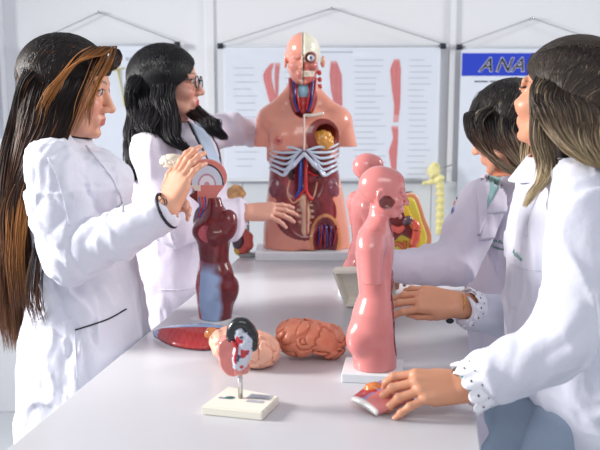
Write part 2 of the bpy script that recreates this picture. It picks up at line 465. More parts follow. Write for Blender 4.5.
# left poster
tA, Y = poster('left wall poster with a narrow yellow bone, behind the two left-hand women', 40, 180, 44.5, 104, 12, 176)
lines(tA, Y, [(129, 132, 59, 3.2), (133, 136, 59, 3.2), (137, 140, 59, 3.2), (141, 144, 59, 3.2), (145, 149, 59, 3.2)]+dashes(140, 160, range(66, 120, 6), R_))
b = MB()
bp = crom([(px(121, Y), Y-.004, zz(70, Y)), (px(124, Y), Y-.004, zz(88, Y)), (px(127, Y), Y-.004, zz(106, Y))], 8)
b.tube(bp, [.014, .007, .006, .007, .015], (196, 180, 84), n=8, flat=.3); b.tube([(px(117, Y), Y-.004, zz(70, Y)), (px(127, Y), Y-.004, zz(68, Y))], .008, (205, 190, 100), n=8, flat=.3)
b.build('bone_drawing', 'plastic_matte', tA)
film(44, 176, 50, 174, tA, Y, .004)
# far left poster edge
Y = WY-.09
t = thing('wall_poster', 'pale blue wall poster at the far left edge of the wall', 'poster', (px(-40, Y), Y, zz(135, Y)))
b = MB(); b.box((px(-40, Y), Y, zz(92, Y)), (42*PM(Y), .0012, 43*PM(Y))); b.build('sheet', mat('poster_pale_blue', (178, 196, 220), .5), t, smooth=False)
b = MB(); b.tube([(px(-84, Y), Y, zz(47, Y)), (px(3, Y), Y, zz(46, Y))], .006, n=10); b.build('rod', 'rod', t)

# ------------------------------------------------------------ table
FL = onz(20, 438, TZ); BL = onz(248, 250, TZ); FR = onz(481, 450, TZ)
u = (BL-FL)/np.linalg.norm(BL-FL); 
wid = np.cross(np.array([0, 0, 1.0]), u); wd = -wid
W = np.dot(FR-FL, wd)
fr = FL-u*((FL[1]-.62)/u[1])
def tp(s_, t_): return fr+u*s_+wd*t_          # along, across
Ln = np.linalg.norm(BL-fr)
ang = math.atan2(u[1], u[0]); RT = np.array([[u[0], wd[0], 0], [u[1], wd[1], 0], [0, 0, 1]])
RT = np.column_stack([u, -wd, [0, 0, 1]])
t = thing('long_table', 'long glossy white laminate table carrying the anatomy models', 'table', (*tp(Ln/2, W/2)[:2], 0))
b = MB(); c = tp(Ln/2, W/2); b.box((c[0], c[1], TZ-.015), (Ln/2, W/2, .015), R=RT, bev=.003); b.build('tabletop', 'table', t, smooth=False)
b = MB(); b.box((c[0], c[1], TZ-.07), (Ln/2-.06, W/2-.06, .038), R=RT, bev=.002); b.build('apron', 'tedge', t, smooth=False)
for s_ in (.09, Ln-.09):
    for t_ in (.09, W-.09):
        q = tp(s_, t_); b = MB(); b.box((q[0], q[1], (TZ-.03)/2), (.022, .022, (TZ-.03)/2), R=RT, bev=.003); b.build('leg', 'leg', t, smooth=False)
print('TABLE', FL, BL, FR, W, Ln)
# ============================================================ BODY KIT
EYEW = (232, 228, 226)
def head(f, k=1.0, ears=True, nose=1.0, bald=False):
    """adult woman's head in a frame: +x face, +y her left, +z up; origin mid-head at eye height"""
    f.ell((-.014, 0, .026), (.092, .073, .083), .01)
    f.ell((.030, 0, .040), (.055, .060, .056), .02)
    f.ell((.036, 0, -.025), (.052, .056, .070), .02)
    f.ell((.040, 0, -.066), (.043, .044, .036), .02)
    f.ell((.078, 0, -.092), (.014, .016, .013), .018)
    f.cap((-.005, .052, -.04), (.055, .03, -.084), .014, .012, .02); f.cap((-.005, -.052, -.04), (.055, -.03, -.084), .014, .012, .02)
    for s in (-1, 1):
        f.ell((.066, s*.040, -.028), (.022, .020, .020), .02)
        f.ell((.093, s*.031, .002), (.014, .017, .0105), .016, 'sub')
        f.cap((.083, s*.020, .0075), (.081, s*.043, .006), .0050, .0045, .004)
        f.cap((.083, s*.014, .020), (.077, s*.048, .019), .0075, .006, .012)
    f.cap((.086, 0, .008), (.105*1.0, 0, -.030), .0065, .0090*nose, .012)
    f.ell((.106, 0, -.033), (.0095, .010, .0085), .006)
    for s in (-1, 1):
        f.ell((.096, s*.0115, -.036), (.010, .0065, .007), .006)
        f.ell((.103, s*.007, -.0435), (.004, .003, .004), .003, 'sub')
    f.ell((.083, 0, -.062), (.012, .026, .016), .012)
    f.ell((.0885, 0, -.0578), (.0065, .018, .0040), .005)
    f.ell((.0878, 0, -.0675), (.0065, .016, .0048), .005)
    f.cap((.0975, -.018, -.0627), (.0975, .018, -.0627), .0018, .0018, .003, 'sub')
    f.ell((.090, 0, -.0795), (.006, .016, .005), .006, 'sub')
    for s in (-1, 1):
        f.ell((.0745, s*.031, .002), (.0135, .0135, .0135), .002)
        f.cap((.0865, s*.018, .0035), (.085, s*.044, .002), .0032, .0028, .003)
        if ears:
            Q = rotm(0, 12, 0)
            f.ell((-.006, s*.0745, -.006), (.018, .007, .031), .006, R=Q)
            f.ell((-.002, s*.0825, -.004), (.011, .005, .020), .004, 'sub', R=Q)
def headcol(base, R, o, sc=1.0, eyes=True, lips=(192, 108, 102), brow=(52, 36, 32), iris=(70, 46, 34)):
    base = lin(base); lips = lin(lips); brow = lin(brow); iris = lin(iris); ew = lin(EYEW)
    def f(V):
        q = (V-np.asarray(o)) @ R/sc; C = np.tile(base, (len(V), 1)); x, y, z = q.T; ay = np.abs(y)
        if lips is not None:
            m = (x > .083) & (z > -.0725) & (z < -.0545) & (ay < .019*(1-((z+.064)/.012)**2*.35)); C[m] = lips
            m2 = (x > .05) & (ay > .02) & (ay < .055) & (z < -.012) & (z > -.05); C[m2] = C[m2]*.6+lin((226, 140, 124))*.4
        if eyes:
            d = np.sqrt((ay-.031)**2+((z-.0015)*1.75)**2)
            C[(x > .074) & (d < .0118)] = ew
            d2 = np.sqrt((ay-.0315)**2+(z-.001)**2); C[(x > .078) & (d2 < .0062) & (d < .0125)] = iris
            lid = (x > .07) & (np.abs(z-(.0085-((ay-.031)/.02)**2*.004)) < .0022) & (np.abs(ay-.032) < .016); C[lid] = brow
        zb = .0225+.004*np.clip((ay-.012)/.02, 0, 1)-.008*np.clip((ay-.034)/.02, 0, 1)
        m = (x > .06) & (np.abs(z-zb) < .0030-.0015*np.clip((ay-.03)/.02, 0, 1)) & (ay > .012) & (ay < .053); C[m] = brow*.65+base*.35
        return C
    return f
def unit(v): v = np.asarray(v, float); return v/np.linalg.norm(v)
def hand(f, wrist, fwd, nrm, right=True, size=.92, curl=(25, 30, 30, 30), spread=1.0, thumb=(.75, .55, 25), k=.005):
    """palm, four unequal bent fingers and a thumb leaving the side of the palm"""
    w_ = np.asarray(wrist, float); F = unit(fwd); N = np.asarray(nrm, float); N = unit(N-F*np.dot(N, F))
    T = np.cross(N, F) if right else np.cross(F, N)
    S = size
    L = lambda a, b_, c: w_+S*(F*a+T*b_+N*c)
    tips = []
    # metacarpals
    kn = [(.088, .027, .002), (.091, .0085, .004), (.086, -.0095, .003), (.078, -.026, .0)]
    for (a, b_, c), r in zip(kn, (.0115, .0115, .011, .0105)):
        f.cap(L(0, b_*.55, 0), L(a, b_, c), .0155*S, r*S, .010)
    f.ell(L(.045, -.002, -.003), (.001, .001, .001), .0)
    f.cap(L(.02, -.02, -.006), L(.06, -.024, -.006), .012*S, .011*S, .012)
    f.cap(L(.012, .016, -.006), L(.045, .03, -.010), .014*S, .013*S, .014)
    lens = [(.042, .025, .020), (.047, .029, .021), (.043, .027, .021), (.033, .021, .019)]
    fan = (7, 1.5, -4, -11)
    for i in range(4):
        p = L(*kn[i]); f_ = unit(F+T*math.tan(math.radians(fan[i]*spread)))
        a = 0; r = [.0092, .0083, .0076, .0064] if i < 3 else [.0080, .0072, .0066, .0056]
        c = curl[i] if not isinstance(curl[i], tuple) else None
        cc = (curl[i]*.9, curl[i]*1.15, curl[i]*.7) if c is not None else curl[i]
        for j in range(3):
            a += cc[j]; d = math.cos(math.radians(a))*f_-math.sin(math.radians(a))*N
            q = p+d*lens[i][j]*S
            f.cap(p, q, r[j]*S, r[j+1]*S, .003)
            if j: f.ell(p, [r[j]*1.08*S]*3, .003, R=None)
            p = q
        tips.append((p, d))
    o, v, bend = thumb
    p = L(.026, .026, -.008); d = unit(F*o+T*(1-o)*1.3-N*v*.5)
    q = p+d*.036*S; f.cap(p, q, .0125*S, .0100*S, .006)
    b_ = math.radians(bend); d2 = unit(d*math.cos(b_)+(F*.8-T*.5)*math.sin(b_))
    p2 = q+d2*.030*S; f.cap(q, p2, .0098*S, .0086*S, .003); d3 = unit(d2*.9+(F*.3-T*.2-N*.1)); p3 = p2+d3*.022*S
    f.cap(p2, p3, .0086*S, .0066*S, .003)
    tips.append((p3, d3))
    return tips, T, N
def nails(b, tips, N, S=.92):
    pass
def nz(p, s, o=0): return noise3(np.asarray(p)*s+o)
def folds(p, amp, fr=(9, 9, 9), seed=0, M_=None, sharp=1.6):
    q = p if M_ is None else p @ M_
    q = q*np.array(fr)+seed
    n1 = noise3(q+.6*np.stack([noise3(q*.7+9), noise3(q*.7+19), noise3(q*.7+29)], -1))
    n2 = noise3(q*2.1+5)
    r1 = (1-np.abs(n1)*2); r2 = 1-np.abs(n2)*2
    return -.68*amp*(.9*np.exp(-(n1/.15)**2)-.25+.45*np.exp(-(n2/.17)**2)+.25*r1)
def px_rows(rows, Y, yaw=0, depth=None):
    """rows: (py, left px, right px, ry) -> upright tube rows at depth Y (centre)"""
    out = []
    for r in rows:
        py, a, b_, ry = r[:4]; y = Y if len(r) < 5 else r[4]
        c = P((a+b_)/2, py, y); out.append((c[2], c[0], y, (b_-a)/2*PM(y), ry))
    return out
# ------------------------------------------------------------ hair
def strands(name, parent, locks, m='hair', nseg=4):
    b = MB()
    for lk in locks:
        secs = lk['secs']; n = int(lk['n']*2.3); r = lk['r']*.60; col = lk['col']; push = lk.get('push', []); step = lk.get('step', 7); jit = lk.get('jit', .004)
        K = len(secs)
        wav = lk.get('wave', 0); wf = lk.get('wf', 22)
        for i in range(n):
            a = rng.rand()*2*math.pi; q = math.sqrt(rng.rand())
            if lk.get('shell'): q = 1-.35*rng.rand()
            s_, t_ = q*math.cos(a), q*math.sin(a)
            if lk.get('sheet'): s_ = rng.rand()*2-1; t_ = rng.rand()*2-1
            end = 1-rng.rand()**2*lk.get('uneven', .12)
            s_ += lk.get('ds', 0)
            pts = []
            for j, (c, A, B) in enumerate(secs):
                c, A, B = map(np.asarray, (c, A, B))
                pts.append(c+A*s_+B*t_+rng.randn(3)*jit*.8*(j > 0))
            p = crom(pts, step); p = p[:max(4, int(len(p)*end))]
            if wav:
                tt = np.arange(len(p))/len(p); ph = rng.rand()*.8+i % 3*.4
                amp = wav*np.clip(tt*2, 0, 1)
                p = p+np.stack([np.sin(tt*wf+ph)*amp, np.cos(tt*wf*.9+ph)*amp*.6, 0*tt], 1)
            for (o_, R_l, rad) in push:
                d = (p-o_) @ R_l/rad; l = np.linalg.norm(d, axis=1)
                mm = l < 1; lm = np.clip(l, 1e-3, 9)
                f_ = np.where(mm, 1/lm, 1.0)[:, None]*(1+.02*rng.rand())
                f_ = np.where(mm[:, None], f_, 1)
                p = o_+((p-o_) @ R_l*f_) @ R_l.T
            rr = r*(.7+.6*rng.rand())
            m_ = len(p); tt = np.linspace(0, 1, m_)
            prof = rr*np.clip(np.minimum(1, (1-tt)*3.5+.12), .1, 1)
            c = col(s_, t_, tt, rng)
            V0 = b.n
            b.tube(p, prof, n=nseg, flat=.6, col=(0, 0, 0))
            b.c[-1] = np.repeat(c, nseg, axis=0)
    return b.build(name, m, parent)
def grad(stops, hi=None, hp=0, var=.25):
    """colour from root to tip, with some highlighted strands"""
    T = [s[0] for s in stops]; C = np.array([lin(s[1]) for s in stops])
    ph = rng.rand()*6
    def f(s_, t_, tt, r):
        sh = r.randn()*.06
        c = np.stack([np.interp(np.clip(tt+sh, 0, 1), T, C[:, i]) for i in range(3)], 1)*(1+var*(r.rand()*2-1))
        if hi is not None:
            pr = hp(s_, t_) if callable(hp) else hp
            if r.rand() < pr*2.6*max(0, math.sin(s_*9+t_*7+ph)):
                a = np.clip((tt-.02)*6, 0, 1)[:, None]*(.5+.5*r.rand()); c = c*(1-a)+lin(hi)*a
        return np.clip(c, 0, 1)
    return f
# ============================================================ LARGE TORSO
PINK = (224, 148, 126); DRED = (122, 34, 38)
def big_torso():
    Y0 = 2.80; s = PM(Y0); z0 = TZ+.03
    c0 = P(303, 252, Y0)
    b = MB(); ctr = (px(303, 2.79), 2.79, TZ+.015)
    b.box(ctr, (.158, .10, .015), bev=.003)
    sl = tag(b.build('display_slab', 'whitep', smooth=False), 'flat white slab on the far end of the table carrying the large torso', 'slab')
    t = thing('anatomical_torso', 'large open human torso model with half skinned face, ribs and organs exposed', 'anatomy model', (c0[0], Y0, z0))
    sh = z0-zz(252, Y0)
    def Q(x, y, d=0): p = P(x, y, Y0); return np.array([p[0], Y0-d, p[2]+sh*(y-32)/220])
    R_face = np.array([[0, 1, 0], [-1, 0, 0], [0, 0, 1]], float).T   # columns: local axes in world; face -> -Y
    R_face = np.column_stack([[0, -1, 0], [1, 0, 0], [0, 0, 1]])
    f = Field((c0[0]-.22, Y0-.16, z0-.002), (c0[0]+.22, Y0+.15, Q(0, 24)[2]), .0028)
    rows = [(113, 291, 317, .05), (117, 272, 338, .062), (124, 264, 346, .08), (136, 266, 341, .09), (150, 268, 338, .092), (165, 270, 337, .088), (182, 269, 340, .085), (200, 267, 344, .09), (217, 265, 347, .095), (235, 263, 350, .098), (252, 263, 352, .098)]
    f.tube([(Q(0, r[0])[2], Q((r[1]+r[2])/2, 0)[0], Y0, (r[2]-r[1])/2*s, r[3]) for r in rows], .01, pw=2.3)
    for sg, xs in ((-1, (271, 264)), (1, (338, 347))):
        f.ell(Q(xs[0], 122), (.045, .055, .04), .03); f.cap(Q(xs[0]+2*sg, 124), Q(xs[1]+1*sg, 156), .040, .034, .008)
    for x in (253, 353): f.box(Q(x, 161), (14*s, .12, 11*s), .001, .002, 'sub')
    f.cap(Q(303, 116), Q(303, 84, -.01), .050, .041, .03)
    for sg in (-1, 1): f.cap(Q(303+sg*8, 92, -.01), Q(303+sg*30, 118, 0), .026, .034, .03)
    # breasts
    f.ell(Q(283, 139, .062), (.042, .035, .040), .02); f.cap(Q(279, 140, .098), Q(279, 140, .104), .006, .004, .003)
    f.ell(Q(322, 138, .055), (.045, .03, .042), .012, 'sub')
    # neck opening, belly opening, groin
    f.ell(Q(303, 100, .06), (.037, .045, .062), .008, 'sub')
    f.ell(Q(304, 176, .13), (.092, .075, .105), .008, 'sub'); f.ell(Q(305, 215, .13), (.072, .062, .085), .01, 'sub')
    f.ell(Q(325, 240, .11), (.042, .045, .078), .006, 'sub')
    f.cap(Q(304, 250, .14), Q(305, 262, .11), .03, .035, .02, 'sub')
    def col(V):
        x = (V[:, 0]-c0[0])/s+303; z = V[:, 2]; d = Y0-V[:, 1]
        y = 252-(z-z0)/((Q(0, 32)[2]-z0)/220)
        C = np.tile(lin(PINK), (len(V), 1))
        n = noise3(V*70); n2 = noise3(V*30)
        fr = d > 0.0
        belly = fr & ((((x-304)/35)**2+((y-178)/36)**2 < 1) | (((x-305)/(31))**2+((y-213)/28)**2 < 1)) & (y > 150)
        C[belly] = lin(DRED)*(1+.3*n[belly, None])+np.clip(n2[belly, None]-.25, 0, 1)*lin((170, 90, 100))
        ch = fr & (((x-322)/16.5)**2+((y-137)/19)**2 < 1) & (x > 304); C[ch] = lin((128, 48, 44))
        nk = fr & ((((x-303)/13.5)**2+((y-97)/21)**2) < 1) & (d > .0); C[nk] = lin((150, 56, 50))
        th = fr & (((x-325)/15.5)**2+((y-241)/27)**2 < 1); 
        C[th] = lin((206, 140, 92))
        th2 = fr & (((x-325)/12.5)**2+((y-240)/23)**2 < 1)
        C[th2] = lin((120, 40, 48))
        ar = fr & (((x-279)/4.6)**2+((y-140)/4.6)**2 < 1) & (d > .06); C[ar] = lin((208, 116, 104))
        ar = fr & (((x-279)/2)**2+((y-140)/2)**2 < 1) & (d > .06); C[ar] = lin((178, 72, 70))
        return C
    # chop the arm stumps flat and the base flat
    b = MB(); b.field(f, col); b.build('torso_shell', 'plastic', t)
    # ---- head: skinned half and skull half
    ho = Q(303, 60, 0.0); hs = 1.10*(Q(0, 32)[2]-Q(0, 84)[2])/.218
    for side, nm in ((-1, 'skinned_half_head'), (1, 'skull_half_head')):
        f = Field(ho-.13, ho+.13, .0026).frame(R_face, ho+np.array([-.003*side, 0, 0]), hs)
        head(f, ears=(side < 0)); 
        if side > 0:
            f.ell((.085, .032, .002), (.024, .023, .020), .006, 'sub'); f.ell((.105, 0, -.03), (.03, .016, .03), .008, 'sub')
            f.ell((.078, .031, .002), (.013, .013, .013), .001)
            f.ell((.1, .02, -.065), (.02, .03, .012), .006, 'sub')
            for k in range(5): f.ell((.083-.004*k, .006+.009*k, -.058), (.005, .0042, .007), .001)
            f.ell((.0, .083, -.01), (.012, .010, .024), .004)
        xx = ho[0]+.0012*side
        f.cut((lambda g: (g[..., 0]-xx)) if side < 0 else (lambda g: (xx-g[..., 0])))
        lo = ho[2]-.108*hs
        f.cut(lambda g: lo-g[..., 2])
        def hc(V, side=side):
            q = (V-ho) @ R_face/hs; x, y, z = q.T; n = noise3(V*90)
            if side < 0:
                C = np.tile(lin((222, 146, 128)), (len(V), 1)); m = (z > -.075) & (z < -.05) & (y > -.02) & (x > .085); C[m] = lin((206, 116, 108))
                cutf = V[:, 0] > xx-.003; C[cutf] = lin((210, 190, 170))
            else:
                C = np.tile(lin((232, 226, 204)), (len(V), 1))
                m = (z < -.012) & (z > -.12); C[m] = (lin((206, 110, 96))*(1+.35*n[:, None]))[m]
                m = (z < -.05) & (x < .07); C[m] = lin((188, 70, 62))
                m = ((y-.031)**2+(z-.002)**2 < .024**2) & (x > .05); C[m] = lin((170, 96, 88))
                m = ((y-.031)**2+(z-.002)**2 < .0135**2) & (x > .062); C[m] = lin((240, 240, 240))
                m = ((y-.031)**2+(z-.002)**2 < .0075**2) & (x > .07); C[m] = lin((60, 90, 140))
                m = ((y-.031)**2+(z-.002)**2 < .003**2) & (x > .07); C[m] = lin((10, 10, 16))
                m = y > .076; C[m] = lin((226, 158, 130))
                m = (z > -.068) & (z < -.048) & (x > .06); C[m] = lin((236, 226, 206))
            return np.clip(C, 0, 1)
        b = MB(); b.field(f, hc); b.build(nm, 'plastic', t)
    # slit between the halves: brain
    f = Field(ho-.1, ho+.1, .003).frame(R_face, ho, hs); f.ell((-.01, 0, .032), (.080, .012, .074), .004)
    b = MB(); b.field(f, (150, 120, 120)); b.build('brain_section', 'plastic_matte', t)
    # neck: larynx, muscles and vessels
    b = MB(); f = Field(Q(291, 116, .06)-.02, Q(315, 82, 0)+.02, .002)
    f = Field(Q(286, 118, .09), Q(320, 78, -.02), .0022)
    f.cap(Q(303, 84, .03), Q(303, 112, .045), .018, .014); f.ell(Q(303, 93, .045), (.02, .015, .022), .006); f.ell(Q(303, 106, .05), (.016, .012, .014), .004)
    b.field(f, lambda V: np.where(((V[:, 2] > Q(0, 99)[2]))[:, None], lin((150, 194, 214)), lin((196, 62, 58)))); b.build('larynx', 'plastic', t)
    for sg in (-1, 1):
        X = lambda v: 303+sg*v
        b = MB(); b.tube(crom([Q(X(12.5), 80, .03), Q(X(11), 95, .05), Q(X(6), 114, .058)]), .0075, (176, 50, 50)); b.build('neck_muscle', 'plastic', t)
        b = MB(); b.tube(crom([Q(X(10.5), 76, .035), Q(X(8.5), 92, .062), Q(X(8), 104, .066), Q(X(4), 114, .062)]), .0048, (44, 48, 120)); b.build('vein', 'plastic', t)
        b = MB(); b.tube(crom([Q(X(8), 84, .045), Q(X(5.6), 98, .066), Q(X(3), 112, .066)]), .0034, (206, 40, 44)); b.build('artery', 'plastic', t)
    for k in range(4):
        b = MB(); b.add(*blob(Q(319.5+.3*k, 74+k*7, .0), (.0075, .008, .009)), (196, 64, 54)); b.build('vertebra', 'plastic', t)
    # sternum and ribs
    b = MB(); b.tube(crom([Q(304, 116, .085), Q(304, 134, .097), Q(304, 152, .099)]), [.006, .0045, .006], (228, 214, 206), flat=.6); b.build('breastbone', 'plastic', t)
    b = MB(); b.tube(crom([Q(305, 117, .083), Q(312, 117, .085), Q(323, 115, .075)]), .0055, (226, 214, 200)); b.build('collar_bone', 'plastic', t)
    for sg in (-1, 1):
        for k in range(6):
            yy = 150+k*1.2; xx_ = 304+sg*(2+k*1.6)
            p = [Q(xx_, 152+k*1.3, .098-.002*k), Q(304+sg*(14+k*.8), 154+k*4.6-(6-k)*.9, .088), Q(304+sg*(26+k*.3), 149+k*4.9, .066), Q(304+sg*34, 146+k*5.0, .03)]
            b = MB(); b.tube(crom(p), [.0050, .0058, .0056, .0045], lambda V: np.tile(lin((204, 216, 232)), (len(V), 1)), flat=.8); b.build('rib', 'plastic', t)
    f = Field(Q(283, 178, .12), Q(325, 148, .05), .003)
    f.chain([Q(304, 155, .094), Q(294, 166, .09), Q(284, 176, .08)], [.006, .008, .006], .006); f.chain([Q(304, 155, .094), Q(314, 166, .09), Q(324, 176, .08)], [.006, .008, .006], .006)
    b = MB(); b.field(f, (208, 220, 238)); b.build('costal_cartilage', 'plastic', t)
    # opened breast
    f = Field(Q(304, 156, .12), Q(340, 122, .02), .0026); f.ell(Q(322, 143, .062), (.038, .028, .036), .004); f.disp(lambda p: .003*(noise3(p*150)))
    b = MB(); b.field(f, lambda V: np.clip(lin((214, 150, 62))*(1+.25*noise3(V*160)[:, None]), 0, 1)); b.build('breast_fat', 'plastic', t)
    # kidneys, vessels, bowel, lumbar column
    for xk, rr in ((290, 1.15), (319, .95)):
        f = Field(Q(xk-9, 190, .09), Q(xk+9, 164, .02), .0024); f.ell(Q(xk, 177, .055), (.017*rr, .014, .024*rr), .004); f.ell(Q(xk+(5 if xk < 300 else -5), 178, .066), (.008, .012, .010), .004, 'sub')
        b = MB(); b.field(f, (44, 16, 22)); b.build('kidney', 'plastic', t)
    b = MB(); b.tube(crom([Q(301, 158, .06), Q(300.5, 172, .075), Q(300, 190, .085), Q(296, 199, .08)]), [.008, .0075, .006], (44, 66, 160)); b.tube(crom([Q(300, 188, .08), Q(308, 196, .08), Q(314, 204, .07)]), .005, (44, 66, 160)); b.build('vena_cava', 'plastic', t)
    b = MB(); b.tube(crom([Q(306, 158, .06), Q(306, 175, .08), Q(306, 192, .09), Q(312, 202, .085)]), [.0075, .007, .0055], (200, 34, 36)); b.tube(crom([Q(306, 188, .088), Q(300, 197, .088), Q(294, 206, .08)]), .0045, (200, 34, 36))
    b.tube(crom([Q(306, 172, .075), Q(312, 176, .07), Q(318, 178, .065)]), .0035, (200, 34, 36)); b.build('aorta', 'plastic', t)
    b = MB(); b.tube(crom([Q(290, 182, .07), Q(288, 194, .085), Q(293, 204, .085), Q(300, 200, .095)]), .0035, (214, 160, 130)); b.tube(crom([Q(317, 184, .065), Q(314, 196, .08), Q(310, 204, .085)]), .003, (214, 160, 130)); b.build('ureter', 'plastic', t)
    f = Field(Q(290, 248, .12), Q(320, 194, .02), .0028)
    f.chain([Q(303, 200, .075), Q(306, 215, .075), Q(305, 232, .08), Q(305, 242, .085)], [.018, .0145, .014, .012], .004)
    for k in range(6): f.cap(Q(298, 206+k*6, .07), Q(313, 207+k*6, .07), .0058, .0058, .003)
    b = MB(); b.field(f, lambda V: np.where((np.abs(V[:, 0]-Q(307, 0)[0]) < .003)[:, None], lin((170, 90, 80)), lin((216, 178, 150)))); b.build('lumbar_column', 'plastic', t)
    f = Field(Q(268, 206, .11), Q(342, 172, .0), .003)
    for xk, an in ((277, 20), (331, -20)):
        f = Field(Q(268, 206, .11), Q(342, 172, .0), .003); f.ell(Q(xk, 190, .055), (.024, .02, .036), .006, R=rotm(0, an)); f.disp(lambda p: .002*noise3(p*90))
        b = MB(); b.field(f, lambda V: np.clip(lin((128, 62, 76))*(1+.4*noise3(V*60)[:, None]), 0, 1)); b.build('abdominal_muscle', 'plastic', t)
    # thigh vessels
    r = random.Random(2)
    for k in range(9):
        x = 316+k*2.2; c = (60, 64, 140) if k % 2 else (176, 44, 50)
        b = MB(); b.tube(crom([Q(x-2+r.uniform(-2, 2)+(4 if k < 4 else -2), 216+abs(k-4)*3, .055), Q(x+r.uniform(-2, 2), 228, .078), Q(x+r.uniform(-2, 2), 238, .082), Q(x+r.uniform(-2, 2), 250-abs(k-4), .075)]), .0022+.0006*(k % 3), c, n=6); b.build('thigh_vessel', 'plastic', t)
    return t
def blob(c, r, nu=16, nv=10):
    V = []; 
    for i in range(nv+1):
        th = math.pi*i/nv
        for j in range(nu):
            a = 2*math.pi*j/nu; V.append((c[0]+r[0]*math.sin(th)*math.cos(a), c[1]+r[1]*math.sin(th)*math.sin(a), c[2]+r[2]*math.cos(th)))
    F = [[i*nu+j, (i+1)*nu+j, (i+1)*nu+(j+1) % nu, i*nu+(j+1) % nu] for i in range(nv) for j in range(nu)]
    return np.array(V), F
big_torso()

# ============================================================ SMALL FIGURES (.40 m, on a base plate)
def small_rows(S=1.0):
    k = 1/514
    R = [(0, 352, 395, .042), (26, 349, 397, .046), (41, 347.5, 397.5, .055), (59, 351, 396, .055), (76, 357, 394, .046), (95, 355, 392, .044), (114, 353, 391, .050), (129, 353, 391, .058), (140, 356, 389, .060), (148, 362, 387, .044), (154, 369, 387, .026), (162, 370.5, 386, .018)]
    return [(.018+z*k, ((a+b_)/2-373)*k, 0, (b_-a)/2*k, ry) for z, a, b_, ry in R]
def small_fig(f, face=True, cuts=True):
    f.frame()
    f.tube(small_rows(), .006, pw=2.15, smooth=4)
    for s in (-1, 1):
        f.ell((-.008, s*.058, .268), (.026, .022, .030), .016)
        f.cap((-.006, s*.062, .262), (-.002, s*.069, .205), .024, .019, .006)
        f.ell((-.028, s*.024, .078), (.026, .026, .032), .014)
        f.box((.0, s*.08, .178), (.05, .025, .0225), .001, .002, 'sub')
    f.cap((-.001, 0, .30), (.008, 0, .35), .0165, .018, .01)
    f.frame(rotm(0, 6), (.012, 0, .362), .455); head(f); f.frame()
def pink_torso(name_label, loc, yaw):
    t = thing('pink_torso', name_label, 'anatomy model', loc, yaw, 'small pink torso models')
    b = MB(); b.box((-.002, 0, .009), (.058, .052, .009), bev=.002); b.build('base_plate', 'whitep', t, world=False, smooth=False)
    f = Field((-.08, -.1, .017), (.08, .1, .43), .0017); small_fig(f)
    # removable breast plate is off: recessed front, open jaw and neck
    f.ell((.046, 0, .145), (.026, .038, .105), .003, 'sub')
    f.ell((.028, 0, .300), (.017, .020, .026), .003, 'sub')
    f.ell((.022, -.034, .345), (.0145, .012, .0145), .002, 'sub')
    P1 = lin((217, 131, 128)); P2 = lin((112, 26, 34))
    def col(V):
        x, y, z = V.T; C = np.tile(P1, (len(V), 1))
        m = ((x-.046)/.0275)**2+(y/.0395)**2+((z-.145)/.1065)**2 < 1.02; C[m] = P2*(1+.5*noise3(V*150)[m, None])
        m = ((x-.028)/.0185)**2+(y/.0215)**2+((z-.300)/.0275)**2 < 1.02; C[m] = lin((150, 44, 48))
        d = ((x-.022)/.0155)**2+((y+.034)/.013)**2+((z-.345)/.0155)**2
        C[d < 1.03] = lin((120, 44, 40)); C[d < .62] = lin((210, 130, 124))
        m = (x > .0545) & (np.abs(y) < .009) & (z > .329) & (z < .337); C[m] = lin((196, 96, 96))
        return np.clip(C, 0, 1)
    b = MB(); b.field(f, col); b.build('body_shell', 'plastic', t, world=False)
    # neck seam band and vessels
    b = MB(); a = np.linspace(math.pi*.95, math.pi*1.72, 20)
    b.tube([(-.001+.0175*math.cos(q)*1.05+.002, .0185*math.sin(q)*1.0, .306) for q in a], .0013, (40, 26, 28), n=6); b.build('neck_seam', 'plastic', t, world=False)
    for k, c in enumerate([(44, 56, 140), (190, 40, 44), (150, 180, 200), (60, 66, 130), (190, 60, 60)]):
        y0 = -.013+k*.006
        b = MB(); b.tube(crom([(.018, y0-.004, .336), (.018+.002*(k % 2), y0, .312), (.0205, y0, .292), (.018, y0*1.1, .265)]), .0019, c, n=6); b.build('neck_vessel', 'plastic', t, world=False)
    b = MB(); 
    for k in range(6):
        b.add(*blob((.0145+.001*(k % 2), -.008, .325-k*.011), (.005, .0045, .0045)), (92, 104, 132) if k % 2 else (150, 60, 66))
    b.build('cervical_column', 'plastic', t, world=False)
    f = Field((-.0, -.04, .06), (.05, .04, .24), .0022)
    f.ell((.018, 0, .19), (.018, .024, .035), .004); f.ell((.018, 0, .12), (.018, .026, .04), .004); f.disp(lambda p: .002*noise3(p*130))
    b = MB(); b.field(f, lambda V: np.clip(lin((150, 46, 52))*(1+.5*noise3(V*110)[:, None]), 0, 1)); b.build('organs', 'plastic', t, world=False)
    return t
def copy_tree(o, parent=None):
    c = o.copy(); COL.objects.link(c)
    if parent is not None: c.parent = parent
    for ch in list(o.children): copy_tree(ch, c)
    return c
fp = onz(374, 375, TZ); front = pink_torso('glossy pink torso with bald head, the nearest one, beside the two right-hand women', (fp[0], fp[1], TZ), -8)
back = copy_tree(front); back.location = (px(365, 2.19), 2.19, TZ); back.rotation_euler.z = math.radians(14); back.scale = (.95, .95, .95)
back['label'] = 'small glossy pink torso standing just behind the nearer pink one, its face turned away'

